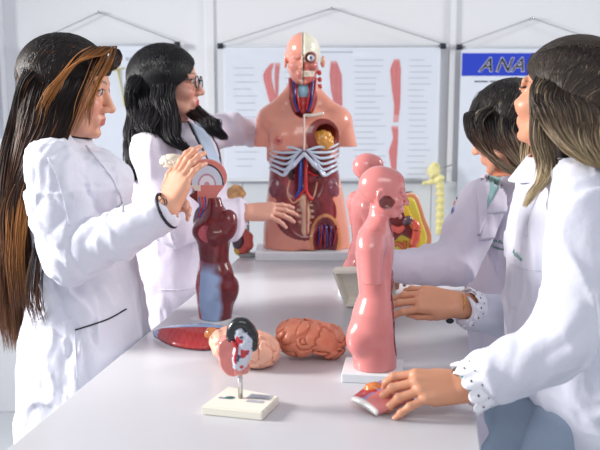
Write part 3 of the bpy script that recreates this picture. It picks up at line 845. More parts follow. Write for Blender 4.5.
# ---- maroon torso with sectioned head
def maroon():
    Y0 = 1.95; sc = 1.0
    p = onz(213, 331, TZ)
    t = thing('maroon_torso', 'small dark red muscle torso with sectioned head on the left of the table', 'anatomy model', (px(213, Y0), Y0, TZ), 228)
    b = MB(); b.box((0, 0, .007), (.046, .044, .007), bev=.002); b.build('base_plate', 'whitep', t, world=False, smooth=False)
    f = Field((-.085, -.1, .013), (.085, .1, .34), .0017); 
    rows = [(.012, .0, 0, .040, .040), (.05, .0, 0, .043, .046), (.09, -.002, 0, .045, .053), (.125, 0, 0, .037, .047), (.155, .001, 0, .031, .037), (.19, .002, 0, .033, .042), (.225, .003, 0, .034, .047), (.25, .0, 0, .031, .045), (.268, -.003, 0, .025, .033), (.285, -.004, 0, .018, .021), (.303, -.002, 0, .014, .016)]
    f.frame(); f.tube(rows, .006, pw=2.1, smooth=5)
    for s in (-1, 1):
        f.ell((-.004, s*.047, .245), (.022, .02, .034), .014); f.ell((-.026, s*.022, .082), (.024, .025, .032), .012)
        f.ell((.022, s*.022, .222), (.020, .022, .022), .012)
    f.ell((.040, .006, .222), (.012, .014, .020), .006, 'sub')
    f.disp(lambda p: .0022*noise3(p*45))
    def col(V):
        x, y, z = V.T; a = np.degrees(np.arctan2(y, x)); n = noise3(V*60)
        C = np.tile(lin((112, 26, 34)), (len(V), 1))*(1+.25*n[:, None])
        w_ = np.clip((.158-z+.012*n)/.035, 0, 1)*np.clip((a+50)/16, 0, 1)*np.clip((74-a+14*n)/22, 0, 1); C = C*(1-w_[:, None])+lin((158, 182, 220))*w_[:, None]
        rd = (z < .112+.0006*(a+90)) & (a < -16+60*(.12-z)) & (a > -110); C[rd] = lin((176, 46, 54))*(1+.3*n[rd, None])
        ln = rd & (np.abs(np.sin(a*.16+z*30)) < .16); C[ln] = lin((206, 150, 160))
        d = ((x-.040)/.013)**2+((y-.006)/.015)**2+((z-.222)/.021)**2 < 1.05; C[d] = lin((196, 84, 96))
        return np.clip(C, 0, 1)
    b = MB(); b.field(f, col); b.build('muscle_body', 'plastic', t, world=False)
    # sectioned head: faces left, cut plane towards the room's front
    hw = Vector(P(205, 184, Y0)); R2 = rotm(180, 0, 0); ca = math.radians(-228)
    o2 = thing('x', '', '', (0, 0, 0)); bpy.data.objects.remove(o2)
    Rz = np.array(Euler((0, 0, ca)).to_matrix())
    loc = np.array(t.location)
    f = Field(np.array(hw)-.075, np.array(hw)+.065, .0013)
    hs = .50; f.frame(R2, hw+Vector((0, 0, 0)), hs)
    f.ell((-.010, 0, .034), (.094, .075, .084), .01); f.ell((.03, 0, .0), (.055, .05, .06), .02)
    f.cap((-.005, 0, -.01), (-.012, 0, -.12), .058, .032, .03); f.cap((.05, 0, -.03), (.02, 0, -.06), .036, .03, .02)
    f.ell((.085, 0, -.03), (.035, .04, .022), .01, 'sub')
    yc = hw[1]-.004
    f.cut(lambda g: yc-g[..., 1])
    def hc(V):
        q = (V-np.array(hw)) @ R2/hs; x, y, z = q.T; n = noise3(V*120)
        C = np.tile(lin((214, 126, 116)), (len(V), 1))
        cut_ = V[:, 1] < yc+.002
        e = np.sqrt(((x+.010)/.094)**2+((z+.004)/.118)**2)
        top = cut_ & (z > -.004)
        C[top & (e < .84)] = lin((32, 40, 72)); C[top & (e < .77)] = lin((206, 214, 228))
        C[top & (e < .46)] = lin((186, 140, 164)); C[top & (e < .38)] = lin((226, 224, 232)); C[top & (e < .14)] = lin((196, 150, 160))
        m = cut_ & (x > .02) & (z < -.004) & (z > -.034); C[m] = lin((226, 216, 204))
        m = (x > .035) & (z < -.030); C[m] = lin((110, 30, 34))*(1+.3*n[m, None])
        return np.clip(C, 0, 1)
    b = MB(); b.field(f, hc); V = (np.concatenate(b.v)-loc) @ Rz.T; b.v = [V]
    b.build('sectioned_head', 'plastic', t, world=False)
    for k, c in enumerate([(60, 60, 140), (190, 44, 50), (70, 90, 160)]):
        b = MB(); p = crom([P(205-k*3, 197, Y0-.02), P(206-k*3, 204, Y0-.03), P(203-k*2, 211, Y0-.035), P(200-k*2, 218, Y0-.04)])
        b.tube((p-loc) @ Rz.T, .0022, c, n=6); b.build('neck_vessel', 'plastic', t, world=False)
maroon()

# ============================================================ BRAINS
def brain(label, c, r, Rm, col, seed, group=None, notch=0):
    t0 = np.array(c)
    f = Field(t0-max(r)*1.45, t0+max(r)*1.45, .0019).frame(Rm, t0)
    f.ell((0, 0, 0), r, .01); f.ell((r[0]*.55, 0, -r[2]*.15), (r[0]*.48, r[1]*.85, r[2]*.8), .02); f.ell((-r[0]*.5, 0, 0), (r[0]*.5, r[1]*.9, r[2]*.85), .02)
    if notch: f.ell((r[0]*.15, 0, -r[2]*1.25), (r[0]*.45, r[1]*1.3, r[2]*.62), .01, 'sub')
    def g(p):
        q = p*62+seed; w_ = np.stack([noise3(q*.5+3), noise3(q*.5+13), noise3(q*.5+23)], -1)
        n = np.abs(noise3(q+1.0*w_)); return .0058*np.clip(1-n*4.2, 0, 1)-.0018*np.clip(n*2, 0, 1)-.004*noise3(p*26+seed)
    f.disp(g, .012)
    b = MB(); b.field(f, lambda V: np.clip(lin(col)*(1+.12*noise3(V*40)[:, None]), 0, 1))
    return b
bc = P(241, 350, 1.76)
Rb = rotm(-12, 0, 0)
b = brain('', onz(244, 371, TZ)+np.array([0, .035, .039]), (.066, .047, .036), rotm(-8, 6, 0), (230, 176, 152), 4)
tag(b.build('brain_model', 'plastic_matte'), 'pale salmon brain model on the table behind the stand with the small model', 'brain model')
b = brain('', onz(312, 363, TZ)+np.array([0, .035, .041]), (.070, .044, .0385), rotm(0, 9, 0), (208, 128, 100), 9, notch=1)
tag(b.build('brain_model', 'plastic_matte'), 'brownish pink brain half with arched underside in the middle of the table', 'brain model')

# ============================================================ SMALL MODEL ON ROD STAND
def stand():
    A, B, C_, D = [onz(x, y, TZ+.016) for x, y in ((201, 406), (262, 412), (279, 396), (228, 386))]
    ctr = (A+B+C_+D)/4
    t = thing('stand_model', 'small pink and black sectioned organ model on a rod with square cream base', 'anatomy model', (ctr[0], ctr[1], TZ))
    q = [A, B, C_, D]
    b = MB(); bm = __import__('bmesh').new()
    vs = [bm.verts.new((p[0], p[1], TZ)) for p in q]+[bm.verts.new((p[0], p[1], TZ+.016)) for p in q]
    bm.faces.new(vs[:4][::-1]); bm.faces.new(vs[4:])
    for i in range(4): bm.faces.new((vs[i], vs[(i+1) % 4], vs[4+(i+1) % 4], vs[4+i]))
    __import__('bmesh').ops.bevel(bm, geom=bm.edges[:], offset=.002, segments=2, affect='EDGES'); bm.verts.index_update()
    b.add(np.array([v.co[:] for v in bm.verts]), [[v.index for v in f.verts] for f in bm.faces]); bm.free()
    bp = b.build('base', 'cream', t, smooth=False)
    def on(s_, r_): return A+(B-A)*s_+(D-A)*r_+np.array([0, 0, .0006])
    b = MB()
    for (s0, s1, r0, r1, c) in ((.52, .90, .52, .74, (168, 172, 184)), (.58, .86, .36, .46, (176, 178, 188))):
        b.add([on(s0, r0), on(s1, r0), on(s1, r1), on(s0, r1)], [[0, 1, 2, 3]], c)
    for k in range(4): b.add([on(.55, .56+k*.04)+[0, 0, .0002], on(.86-.04*(k % 2), .56+k*.04)+[0, 0, .0002], on(.86-.04*(k % 2), .575+k*.04)+[0, 0, .0002], on(.55, .575+k*.04)+[0, 0, .0002]], [[0, 1, 2, 3]], (96, 100, 116))
    o = b.build('base_label', 'plastic_matte', t, smooth=False); o['label'] = 'grey printed label'
    b = MB(); V, F = blob(on(.27, .47), (.009, .007, .0005)); b.add(V, F, (54, 110, 110))
    b.add([on(.10, .40), on(.24, .40), on(.24, .46), on(.10, .46)], [[0, 1, 2, 3]], (120, 136, 170))
    o = b.build('round_emblem', 'plastic_matte', t, smooth=False); o['label'] = 'small teal emblem beside a blue strip'
    rp = onz(240.5, 398, TZ+.016); Y = rp[1]
    top = P(240.5, 368, Y)
    b = MB(); b.lathe([(.0042, 0), (.0042, top[2]-rp[2]+.01)], rp, 20); b.build('rod', 'chrome', t)
    def Q(x, y, d=0): p = P(x, y, Y); p[1] -= d; return p
    b = MB()
    f = Field(Q(218, 382, .05), Q(262, 312, -.05), .0012)
    f.ell(Q(231, 356), (.022, .024, .034), .01); f.ell(Q(228, 346), (.016, .02, .020), .01); f.ell(Q(239, 368), (.020, .02, .012), .01)
    f.disp(lambda p: .0012*noise3(p*120))
    f.cut(lambda g: np.minimum((Y-.012)-g[..., 1], Q(231, 0)[0]-g[..., 0]))
    b.field(f, lambda V: np.clip(lin((214, 128, 120))*(1+.15*noise3(V*90)[:, None]), 0, 1)); b.build('pink_wall', 'plastic', t)
    f = Field(Q(222, 382, .06), Q(264, 308, -.05), .0012)
    pts = [Q(232, 336, .008), Q(233, 328, .008), Q(238, 322, .008), Q(246, 323, .008), Q(253, 333, .008), Q(253, 345, .008)]
    f.chain(crom(pts, 3).tolist(), [.0075]*16, .004)
    for k, p in enumerate(crom(pts, 2)): f.ell(p, (.0092, .010, .0092), .004)
    b = MB(); b.field(f, (26, 28, 32)); o = b.build('black_outer_rim', 'plastic', t)
    f = Field(Q(222, 382, .06), Q(264, 308, -.05), .0011)
    f.ell(Q(243, 349, .016), (.0165, .011, .036), .005, R=rotm(0, 14, 0)); f.ell(Q(240, 333, .014), (.010, .008, .014), .004)
    f.disp(lambda p: .0014*noise3(p*190))
    def ic(V):
        n = noise3(V*110+3); n2 = noise3(V*150+30)
        C = np.tile(lin((196, 202, 216)), (len(V), 1)); C[n > .44] = lin((188, 34, 48)); C[n2 > .5] = lin((60, 60, 90)); return C
    b = MB(); b.field(f, ic); b.build('white_inner_section', 'plastic', t)
    b = MB(); b.tube(crom([Q(233, 338, .02), Q(238, 345, .026), Q(236, 356, .024), Q(241, 364, .02)]), .0026, (186, 30, 46), n=8); b.build('red_vessel', 'plastic', t)
stand()

# ============================================================ LIFTED-OFF CHEST PLATES
def plate(name, label, outline, zt, th, colf, bulge, res, parent=None, tilt=None):
    pass
def shell_grid(top, bot, dome, th, cf, m=16):
    """curved moulded cover spanned between two edges, with thickness"""
    n = len(top); b = MB(); V = []; C = []
    for side in (0, 1):
        for i in range(n):
            s_ = i/(n-1)
            for j in range(m+1):
                t_ = j/m; p = top[i]*(1-t_)+bot[i]*t_
                e = (1-(2*t_-1)**2)*min(1, 6*s_+.3, 6*(1-s_)+.3)
                V.append(p+np.array([0, 0, dome*e+(0 if side else th)])); C.append(lin(cf(s_, t_, 1-2*side)))
    k = n*(m+1); q = lambda i, j, sd: sd*k+i*(m+1)+j
    F = [[q(i, j, 0), q(i, j+1, 0), q(i+1, j+1, 0), q(i+1, j, 0)] for i in range(n-1) for j in range(m)]+[[q(i, j, 1), q(i+1, j, 1), q(i+1, j+1, 1), q(i, j+1, 1)] for i in range(n-1) for j in range(m)]
    for i in range(n-1): F += [[q(i, 0, 0), q(i+1, 0, 0), q(i+1, 0, 1), q(i, 0, 1)], [q(i+1, m, 0), q(i, m, 0), q(i, m, 1), q(i+1, m, 1)]]
    for j in range(m): F += [[q(0, j+1, 0), q(0, j, 0), q(0, j, 1), q(0, j+1, 1)], [q(n-1, j, 0), q(n-1, j+1, 0), q(n-1, j+1, 1), q(n-1, j, 1)]]
    C = np.array(C); b.add(V, F, lambda v: C); return b
def chest_left():
    Y = 1.83; c = onz(193, 345, TZ)
    t = thing('chest_plate', 'red muscle chest cover with blue edge lying at the foot of the dark red torso', 'anatomy model', (c[0], c[1], TZ))
    Q = lambda x, y, h=.0: onz(x, y, TZ+h)
    top = crom([Q(153, 334, .006), Q(172, 328, .026), Q(205, 326, .032), Q(232, 330, .028)], 12); bot = crom([Q(154, 337, .002), Q(172, 346, .003), Q(203, 350, .003), Q(228, 346, .003)], 12)
    def cf(s_, t_, q):
        if t_ < .30 or s_ < .16-.1*t_: return (156, 182, 218)
        k = .5+.5*math.sin(s_*90+t_*14); return tuple(np.array((178, 46, 50))*(1-k*.5)+np.array((204, 84, 80))*k*.5)
    b = shell_grid(top, bot, .008, .006, cf); b.build('muscle_shell', 'plastic', t)
    f = Field(Q(212, 335, .026)-.04, Q(212, 335, .026)+.04, .0015); f.ell(Q(212, 335, .026), (.018, .016, .017), .002); f.disp(lambda p: .0012*noise3(p*200))
    b = MB(); b.field(f, lambda V: np.clip(lin((224, 142, 78))*(1+.2*noise3(V*160)[:, None]), 0, 1)); b.build('breast_fat', 'plastic', t)
chest_left()
def chest_right():
    c = onz(378, 405, TZ)
    t = thing('chest_plate', 'flat pink chest cover with white edge and orange lump under the nearest hand', 'anatomy model', (c[0], c[1], TZ))
    Q = lambda x, y, h=0.0: onz(x, y, TZ+h)
    top = crom([Q(351, 402, .010), Q(366, 391, .018), Q(386, 383, .026), Q(402, 380, .030)], 10); bot = crom([Q(376, 416, .005), Q(390, 411, .010), Q(404, 405, .015), Q(414, 401, .018)], 10)
    def cf(s_, t_, q):
        if q < 0 and s_ < .05: return (238, 236, 232)
        if s_ < .045: return (238, 234, 230)
        if t_ < .34+.1*math.sin(s_*5) and s_ < .42: return (172, 36, 46)
        if t_ < .30-.1*s_ or (t_ < .48 and s_ < .46): return (118, 134, 186)
        return (216, 126, 124)
    b = shell_grid(top, bot, .008, .008, cf); b.build('muscle_shell', 'plastic', t)
    f = Field(Q(375, 390, .026)-.04, Q(375, 390, .026)+.04, .0015); f.ell(Q(375, 390, .026)+np.array([0, .004, 0]), (.020, .016, .013), .002); f.disp(lambda p: .0012*noise3(p*170))
    b = MB(); b.field(f, lambda V: np.clip(lin((214, 124, 62))*(1+.2*noise3(V*150)[:, None]), 0, 1)); b.build('breast_fat', 'plastic', t)
chest_right()

# ============================================================ CREAM TRAY
def tray():
    Y = 2.0
    bot = onz(360, 305, TZ); Y = bot[1]-.0
    # open shallow box standing on its long edge, leaning back behind the pink torso
    c = P(366, 288, Y)
    w_, h_, d_ = 32*PM(Y), .050, .013
    R = rotm(-4, 0, 0) @ np.array(Euler((math.radians(-16), 0, 0)).to_matrix())
    b = MB(); Yt, Yb = 2.05, 2.09
    O = np.array([P(332, 271, Yt), P(402, 269, Yt), P(392, 309, Yb), P(345, 311, Yb)]); O[2:, 2] = TZ+.003
    m = O.mean(0); nrm_ = unit(np.cross(O[1]-O[0], O[3]-O[0])); nrm_ = nrm_ if nrm_[1] > 0 else -nrm_
    I = m+(O-m)*[[.90, 1, .86]]*1; OB = m+(O-m)*[.90, 1, .90]+nrm_*.028; OB[2:, 2] = TZ+.003; IB = m+(O-m)*[.80, 1, .76]+nrm_*.024
    V = np.concatenate([O, I, OB, IB]); F = []
    for i in range(4):
        j = (i+1) % 4; F += [[i, j, 4+j, 4+i], [4+i, 4+j, 12+j, 12+i], [j, i, 8+i, 8+j]]
    F += [[12, 13, 14, 15], [8, 11, 10, 9]]
    b.add(V, F); tag(b.build('plastic_tray', 'cream', smooth=False), 'shallow open cream plastic tray leaning behind the nearer pink torso', 'tray')
tray()

# ============================================================ PELVIS SECTION MODEL (yellow, right)
def pelvis():
    Y = 2.66; s = PM(Y); c = P(404, 255, Y)
    t = thing('pelvis_section', 'yellow lined pelvis section model with red bowel, behind the small pink torsos', 'anatomy model', (c[0], Y, TZ))
    def Q(x, y, d=0): p = P(x, y, Y); p[1] -= d; p[2] = TZ+.009+(256.5-y)*s; return p
    def shape(out, d0, d1, col, name, rnd=.004, res=.0028):
        f = Field(Q(370, 262, d1+.03), Q(440, 182, d0-.03), res)
        g = np.stack(np.meshgrid(f.ax[0], f.ax[2], indexing='ij'), -1)
        poly = crom([Q(x, y)[[0, 2]].tolist()+[0] for x, y in out], 6)[:, :2]
        A = poly; B = np.roll(poly, -1, 0)
        dmin = np.full(g.shape[:2], 9.); ins = np.zeros(g.shape[:2], bool)
        for a, e in zip(A, B):
            d = e-a; t_ = np.clip(((g-a) @ d)/(d @ d+1e-12), 0, 1); dmin = np.minimum(dmin, np.linalg.norm(g-a-t_[..., None]*d, axis=-1))
            cr = ((a[1] > g[..., 1]) != (e[1] > g[..., 1])) & (g[..., 0] < (e[0]-a[0])*(g[..., 1]-a[1])/(e[1]-a[1]+1e-12)+a[0]); ins ^= cr
        sd = np.where(ins, -dmin, dmin)[:, None, :]
        yy = f.ax[1][None, :, None]; dy = np.maximum((Y-d1)-yy, yy-(Y-d0))
        a_ = sd+rnd; b_ = dy+rnd
        f.F = (np.sqrt(np.clip(a_, 0, None)**2+np.clip(b_, 0, None)**2)+np.minimum(np.maximum(a_, b_), 0)-rnd).astype(np.float32)
        b = MB(); b.field(f, col); return b.build(name, 'plastic', t)
    shape([(378, 189), (398, 188), (413, 187), (419, 196), (424, 212), (430, 228), (428, 242), (418, 251), (400, 256), (378, 256), (376, 220)], -.03, .04, (226, 152, 108), 'skin_shell')
    shape([(381, 192), (398, 191), (411, 191), (416, 200), (420, 214), (425, 229), (423, 240), (414, 246), (398, 249), (382, 250), (380, 220)], .02, .044, (226, 212, 78), 'fat_layer')
    shape([(382, 192), (395, 192), (404, 192), (407, 204), (412, 214), (413, 226), (409, 232), (400, 228), (392, 234), (382, 232)], .03, .05, (120, 36, 34), 'pelvic_cavity')
    shape([(398, 193), (403, 193), (409, 207), (417, 222), (419, 236), (414, 238), (412, 226), (404, 212)], .03, .053, (232, 190, 50), 'spine_strip', .002)
    b = MB(); b.tube(crom([Q(410, 213, .06), Q(414, 219, .06), Q(413, 230, .06), Q(410, 238, .06), Q(413, 243, .06)]), [.011, .014, .014, .012, .010], (206, 84, 66), n=12); b.build('bowel_loop', 'plastic', t)
    b = MB(); b.tube(crom([Q(402, 216, .055), Q(406, 211, .06), Q(409, 215, .06)]), [.009, .011, .009], (88, 62, 74), n=10); b.build('ovary', 'plastic', t)
    b = MB(); b.tube(crom([Q(389, 219, .055), Q(396, 222, .062), Q(402, 219, .058)]), [.008, .012, .008], (204, 86, 76), n=10); b.build('bladder', 'plastic', t)
    b = MB(); b.tube(crom([Q(388, 240, .055), Q(396, 236, .058), Q(402, 240, .058), Q(403, 233, .058)]), [.006, .009, .007], (184, 96, 50), n=10); b.build('muscle', 'plastic', t)
    b = MB(); b.tube([Q(395, 188.5, .0), Q(413, 187.5, 0)], .006, (40, 38, 32), n=10); b.build('top_clip', 'plastic', t)
pelvis()

# ---- pale yellow bone model hanging on the wall at right
def bones():
    Y = WY-.09; Q = lambda x, y, d=0: P(x, y, Y)-np.array([0, d, 0])
    t = thing('bone_model', 'pale yellow hanging bone model between the middle and right wall posters', 'anatomy model', (Q(434, 200)[0], Y, Q(434, 232)[2]))
    f = Field(Q(420, 190, .06), Q(446, 158, -.06), .004)
    f.ell(Q(434, 170), (.026, .02, .034), .01); f.ell(Q(440, 179), (.02, .018, .022), .01); f.cap(Q(424, 183), Q(436, 181), .010, .012, .012); f.ell(Q(437, 166, .02), (.008, .02, .010), .006, 'sub'); f.disp(lambda p: .005*noise3(p*60))
    b = MB(); b.field(f, (222, 214, 150)); b.build('skull_piece', 'plastic_matte', t)
    f = Field(Q(430, 250, .05), Q(450, 178, -.05), .004)
    f.chain([Q(440, 183), Q(441, 200), Q(440, 215), Q(439, 232)], [.015, .013, .015, .014], .006)
    for k in range(7): f.ell(Q(440, 187+k*7), (.021, .017, .009), .004)
    b = MB(); b.field(f, (216, 206, 138)); b.build('spine_piece', 'plastic_matte', t)
    b = MB(); b.tube([Q(443, 167, .02), Q(452, 165, 0)], .003, (120, 120, 124), n=6); b.build('wire', 'plastic', t)
    b = MB(); b.tube([Q(434, 168, -.01), Q(434, 168, -.088)], .004, (170, 170, 174), n=8); b.build('wall_bracket', 'plastic', t)
bones()
# ---- stomach model and yellow orange model at the back left corner of the table
def small_back():
    Y = 2.78; Q = lambda x, y, d=0: P(x, y, Y)-np.array([0, d, 0])
    b0 = Q(243, 252)
    t = thing('stomach_model', 'red and yellow stomach model beside the big torso, on a short rod', 'anatomy model', (b0[0]+.018, Y, TZ))
    b = MB(); b.lathe([(.034, 0), (.034, .008), (.005, .012), (.004, .17)], (b0[0]+.018, Y, TZ), 20, (150, 152, 150)); b.build('stand', 'plastic', t)
    f = Field(Q(229, 262, .06), Q(256, 226, -.06), .0028)
    f.chain([Q(244, 231), Q(248, 237), Q(248, 245), Q(243, 251), Q(238, 249)], [.011, .016, .017, .015, .010], .008)
    b = MB(); b.field(f, (206, 88, 74)); b.build('stomach', 'plastic', t)
    f = Field(Q(229, 266, .06), Q(250, 230, -.06), .0028); f.ell(Q(238, 242), (.020, .016, .030), .004)
    b = MB(); b.field(f, (86, 70, 78)); b.build('spleen', 'plastic', t)
    f = Field(Q(229, 268, .06), Q(256, 240, -.06), .0028); f.ell(Q(240, 251), (.022, .014, .018), .004); f.disp(lambda p: .003*noise3(p*90))
    b = MB(); b.field(f, (222, 176, 60)); b.build('fat_base', 'plastic', t)
    f = Field(Q(222, 206, .06), Q(250, 178, -.06), .0028)
    for k in range(7):
        a = k*math.pi*2/7; f.ell(Q(236+5*math.cos(a), 194+5*math.sin(a)), (.016, .014, .016), .006)
    f.ell(Q(236, 194, .02), (.014, .014, .014), .004); f.disp(lambda p: .003*noise3(p*80))
    b = MB(); b.field(f, lambda V: np.clip(lin((226, 176, 116))*(1+.3*noise3(V*70)[:, None]), 0, 1)); b.build('lobed_gland', 'plastic', t)
    b = MB(); b.tube([(b0[0]+.018, Y, TZ+.1), Q(238, 206, -.012), Q(236, 196, -.012)], .004, (150, 152, 150)); b.build('support_rod', 'plastic', t)
small_back()
# ============================================================ PEOPLE
def ax(yaw, pitch=0, roll=0):
    """local frame: +x facing; yaw deg about z; pitch>0 looks down; roll"""
    return np.array(Euler((math.radians(roll), math.radians(pitch), math.radians(yaw)), 'XYZ').to_matrix())
def RT_(ho, R, sg): return ho+R @ np.array([-.010, 0, .055])
def RA_(R, sg): return (R @ np.array([.085, 0, 0]))*sg
def person(name_label, loc, group=None): return thing('person', name_label, 'person', (loc[0], loc[1], 0), group=group)
def body(t, ho, R, skin, neck, trunk, arms, hands, hs=1.0, **kw):
    """one mesh: head and neck (fine), bent hands (fine), covered trunk and arms (coarse)"""
    b = MB()
    f = Field(ho-.16, ho+.15, .0025).frame(R, ho, hs); head(f); f.frame()
    f.cap(ho+R @ np.array([-.025, 0, -.05]), neck, .050, .052, .02)
    f.cap(ho+R @ np.array([.0, 0, -.05]), neck, .046, .050, .02)
    hc = headcol(skin, R, ho, hs, **kw)
    b.field(f, hc)
    H = []
    for h in hands:
        w_ = np.asarray(h['wrist']); 
        f = Field(w_-.2, w_+.2, .0019)
        tips, T, N = hand(f, w_, h['fwd'], h['nrm'], h['right'], h.get('size', .92), h.get('curl', (25, 30, 30, 30)), h.get('spread', 1), h.get('thumb', (.75, .55, 25)))
        back_ = w_-unit(h.get('arm', h['fwd']))*.09
        f.cap(w_, back_, .0205*.95, .027, .012); N_ = unit(h['nrm'])
        f.cap(w_+T*.010, back_+T*.010, .0185, .024, .010); f.cap(w_-T*.010, back_-T*.010, .0185, .024, .010)
        if h.get('rest'): f.cut(lambda g: TZ+.0015-g[..., 2])
        def colh(V, tips=tips, N=N):
            C = np.tile(lin(h.get('skin', skin)), (len(V), 1))
            for p, d in tips:
                q = V-(p+d*.0006); a = q @ d; n = q @ N
                m = (np.linalg.norm(q, axis=1) < .0062) & (n > .0015) & (a > -.004); C[m] = C[m]*.5+lin((236, 190, 180))*.5
            return C
        b.field(f, colh); H.append((tips, T, N, w_))
    f = Field(np.array(trunk['lo']), np.array(trunk['hi']), .011)
    f.tube(trunk['rows'], .02); f.cap(neck, neck-np.array([0, 0, .08]), .05, .07, .03)
    for pts, rr in arms: f.chain(pts, rr, .02)
    b.field(f, skin)
    b.build('body', 'skin', t)
    return H
def patch_on(tree, quad, lift, m, name, parent, n=12):
    """a thin layer of cloth lying on the garment"""
    A, B_, C_, D = [np.array(q, float) for q in quad]; top = []; bot = []
    for i in range(n+1):
        for j in range(n+1):
            u_, v_ = i/n, j/n; q = (A*(1-u_)+B_*u_)*(1-v_)+(D*(1-u_)+C_*u_)*v_
            p, nn = hit(tree, q[0], q[1], 0)
            if p is None: print('MISS patch', name); return
            top.append(p+nn*lift); bot.append(p-nn*.002)
    k = (n+1)**2; g = lambda i, j: i*(n+1)+j; F = []
    for i in range(n):
        for j in range(n): F += [[g(i, j), g(i+1, j), g(i+1, j+1), g(i, j+1)]]
        for a, b_ in ((g(i, 0), g(i+1, 0)), (g(i, n), g(i+1, n)), (g(0, i), g(0, i+1)), (g(n, i), g(n, i+1))): F += [[a, b_, k+b_, k+a]]
    b = MB(); b.add(top+bot, F); return b.build(name, m, parent)
def legs(t, c, wtop, m='denim', sc=(225, 225, 225), ztop=.95, yaw=0):
    u_ = np.array([-math.sin(math.radians(yaw)), math.cos(math.radians(yaw)), 0]); fd = np.array([math.cos(math.radians(yaw)), math.sin(math.radians(yaw)), 0])
    c = np.array([c[0], c[1], 0])
    f = Field(c+[-.3, -.3, .03], c+[.3, .3, ztop+.1], .009)
    f.ell(c+[0, 0, ztop-.10], (.09, .12, .10), .02)
    for s in (-1, 1): f.chain([c+u_*s*.062+[0, 0, ztop-.10], c+u_*s*.075+[0, 0, .48], c+u_*s*.09+[0, 0, .07]], [.068, .056, .045], .02)
    b = MB(); b.field(f); b.build('trousers', m, t)
    for s in (-1, 1):
        f = Field(c+u_*s*.09+[-.2, -.2, -.005], c+u_*s*.09+[.2, .2, .12], .005); p = c+u_*s*.09
        f.cap(p+[0, 0, .045]-fd*.03, p+[0, 0, .035]+fd*.13, .042, .034, .02); f.box(p+fd*.05+[0, 0, .006], (.12, .035, .006), .004, .01, R=rotm(yaw)); f.cut(lambda g: -g[..., 2])
        b = MB(); b.field(f); b.build('shoe', 'shoe', t)
def coat_field(lo, hi, res=.0055): return Field(lo, hi, res)

def curve_on(t, parent, tree, pts, r, m, name, lift=.001, n=6, flat=.6):
    p = surf(tree, pts, lift, n)
    if len(p) < 2: print('MISS', name, pts); return None
    b = MB(); b.tube(p, r, n=6, flat=flat); return b.build(name, m, parent)
def text_on(parent, tree, body_, cx, cy, size, m, name, shear=0, rot=0):
    p, n = hit(tree, cx, cy, .0015)
    if p is None: print('MISS text', body_); return
    V, F = text_mesh(body_, 1.0, shear, .012, 0)
    V = V*size; V[:, 0] -= (V[:, 0].max()+V[:, 0].min())/2
    up = np.array([0, 0, 1.0]); up = unit(up-n*np.dot(up, n)); rt = np.cross(up, n)
    c, s = math.cos(math.radians(rot)), math.sin(math.radians(rot))
    out = []
    for v in V:
        a, d = v[0]*c-v[1]*s, v[0]*s+v[1]*c
        q = p+rt*a+up*d
        h = tree.find_nearest(Vector(q)); nn = h[1] if h[1].dot(Vector(n)) > 0 else -h[1]
        out.append(np.array(h[0]+nn*.0014))
    b = MB(); b.add(out, F); return b.build(name, m, parent, smooth=False)

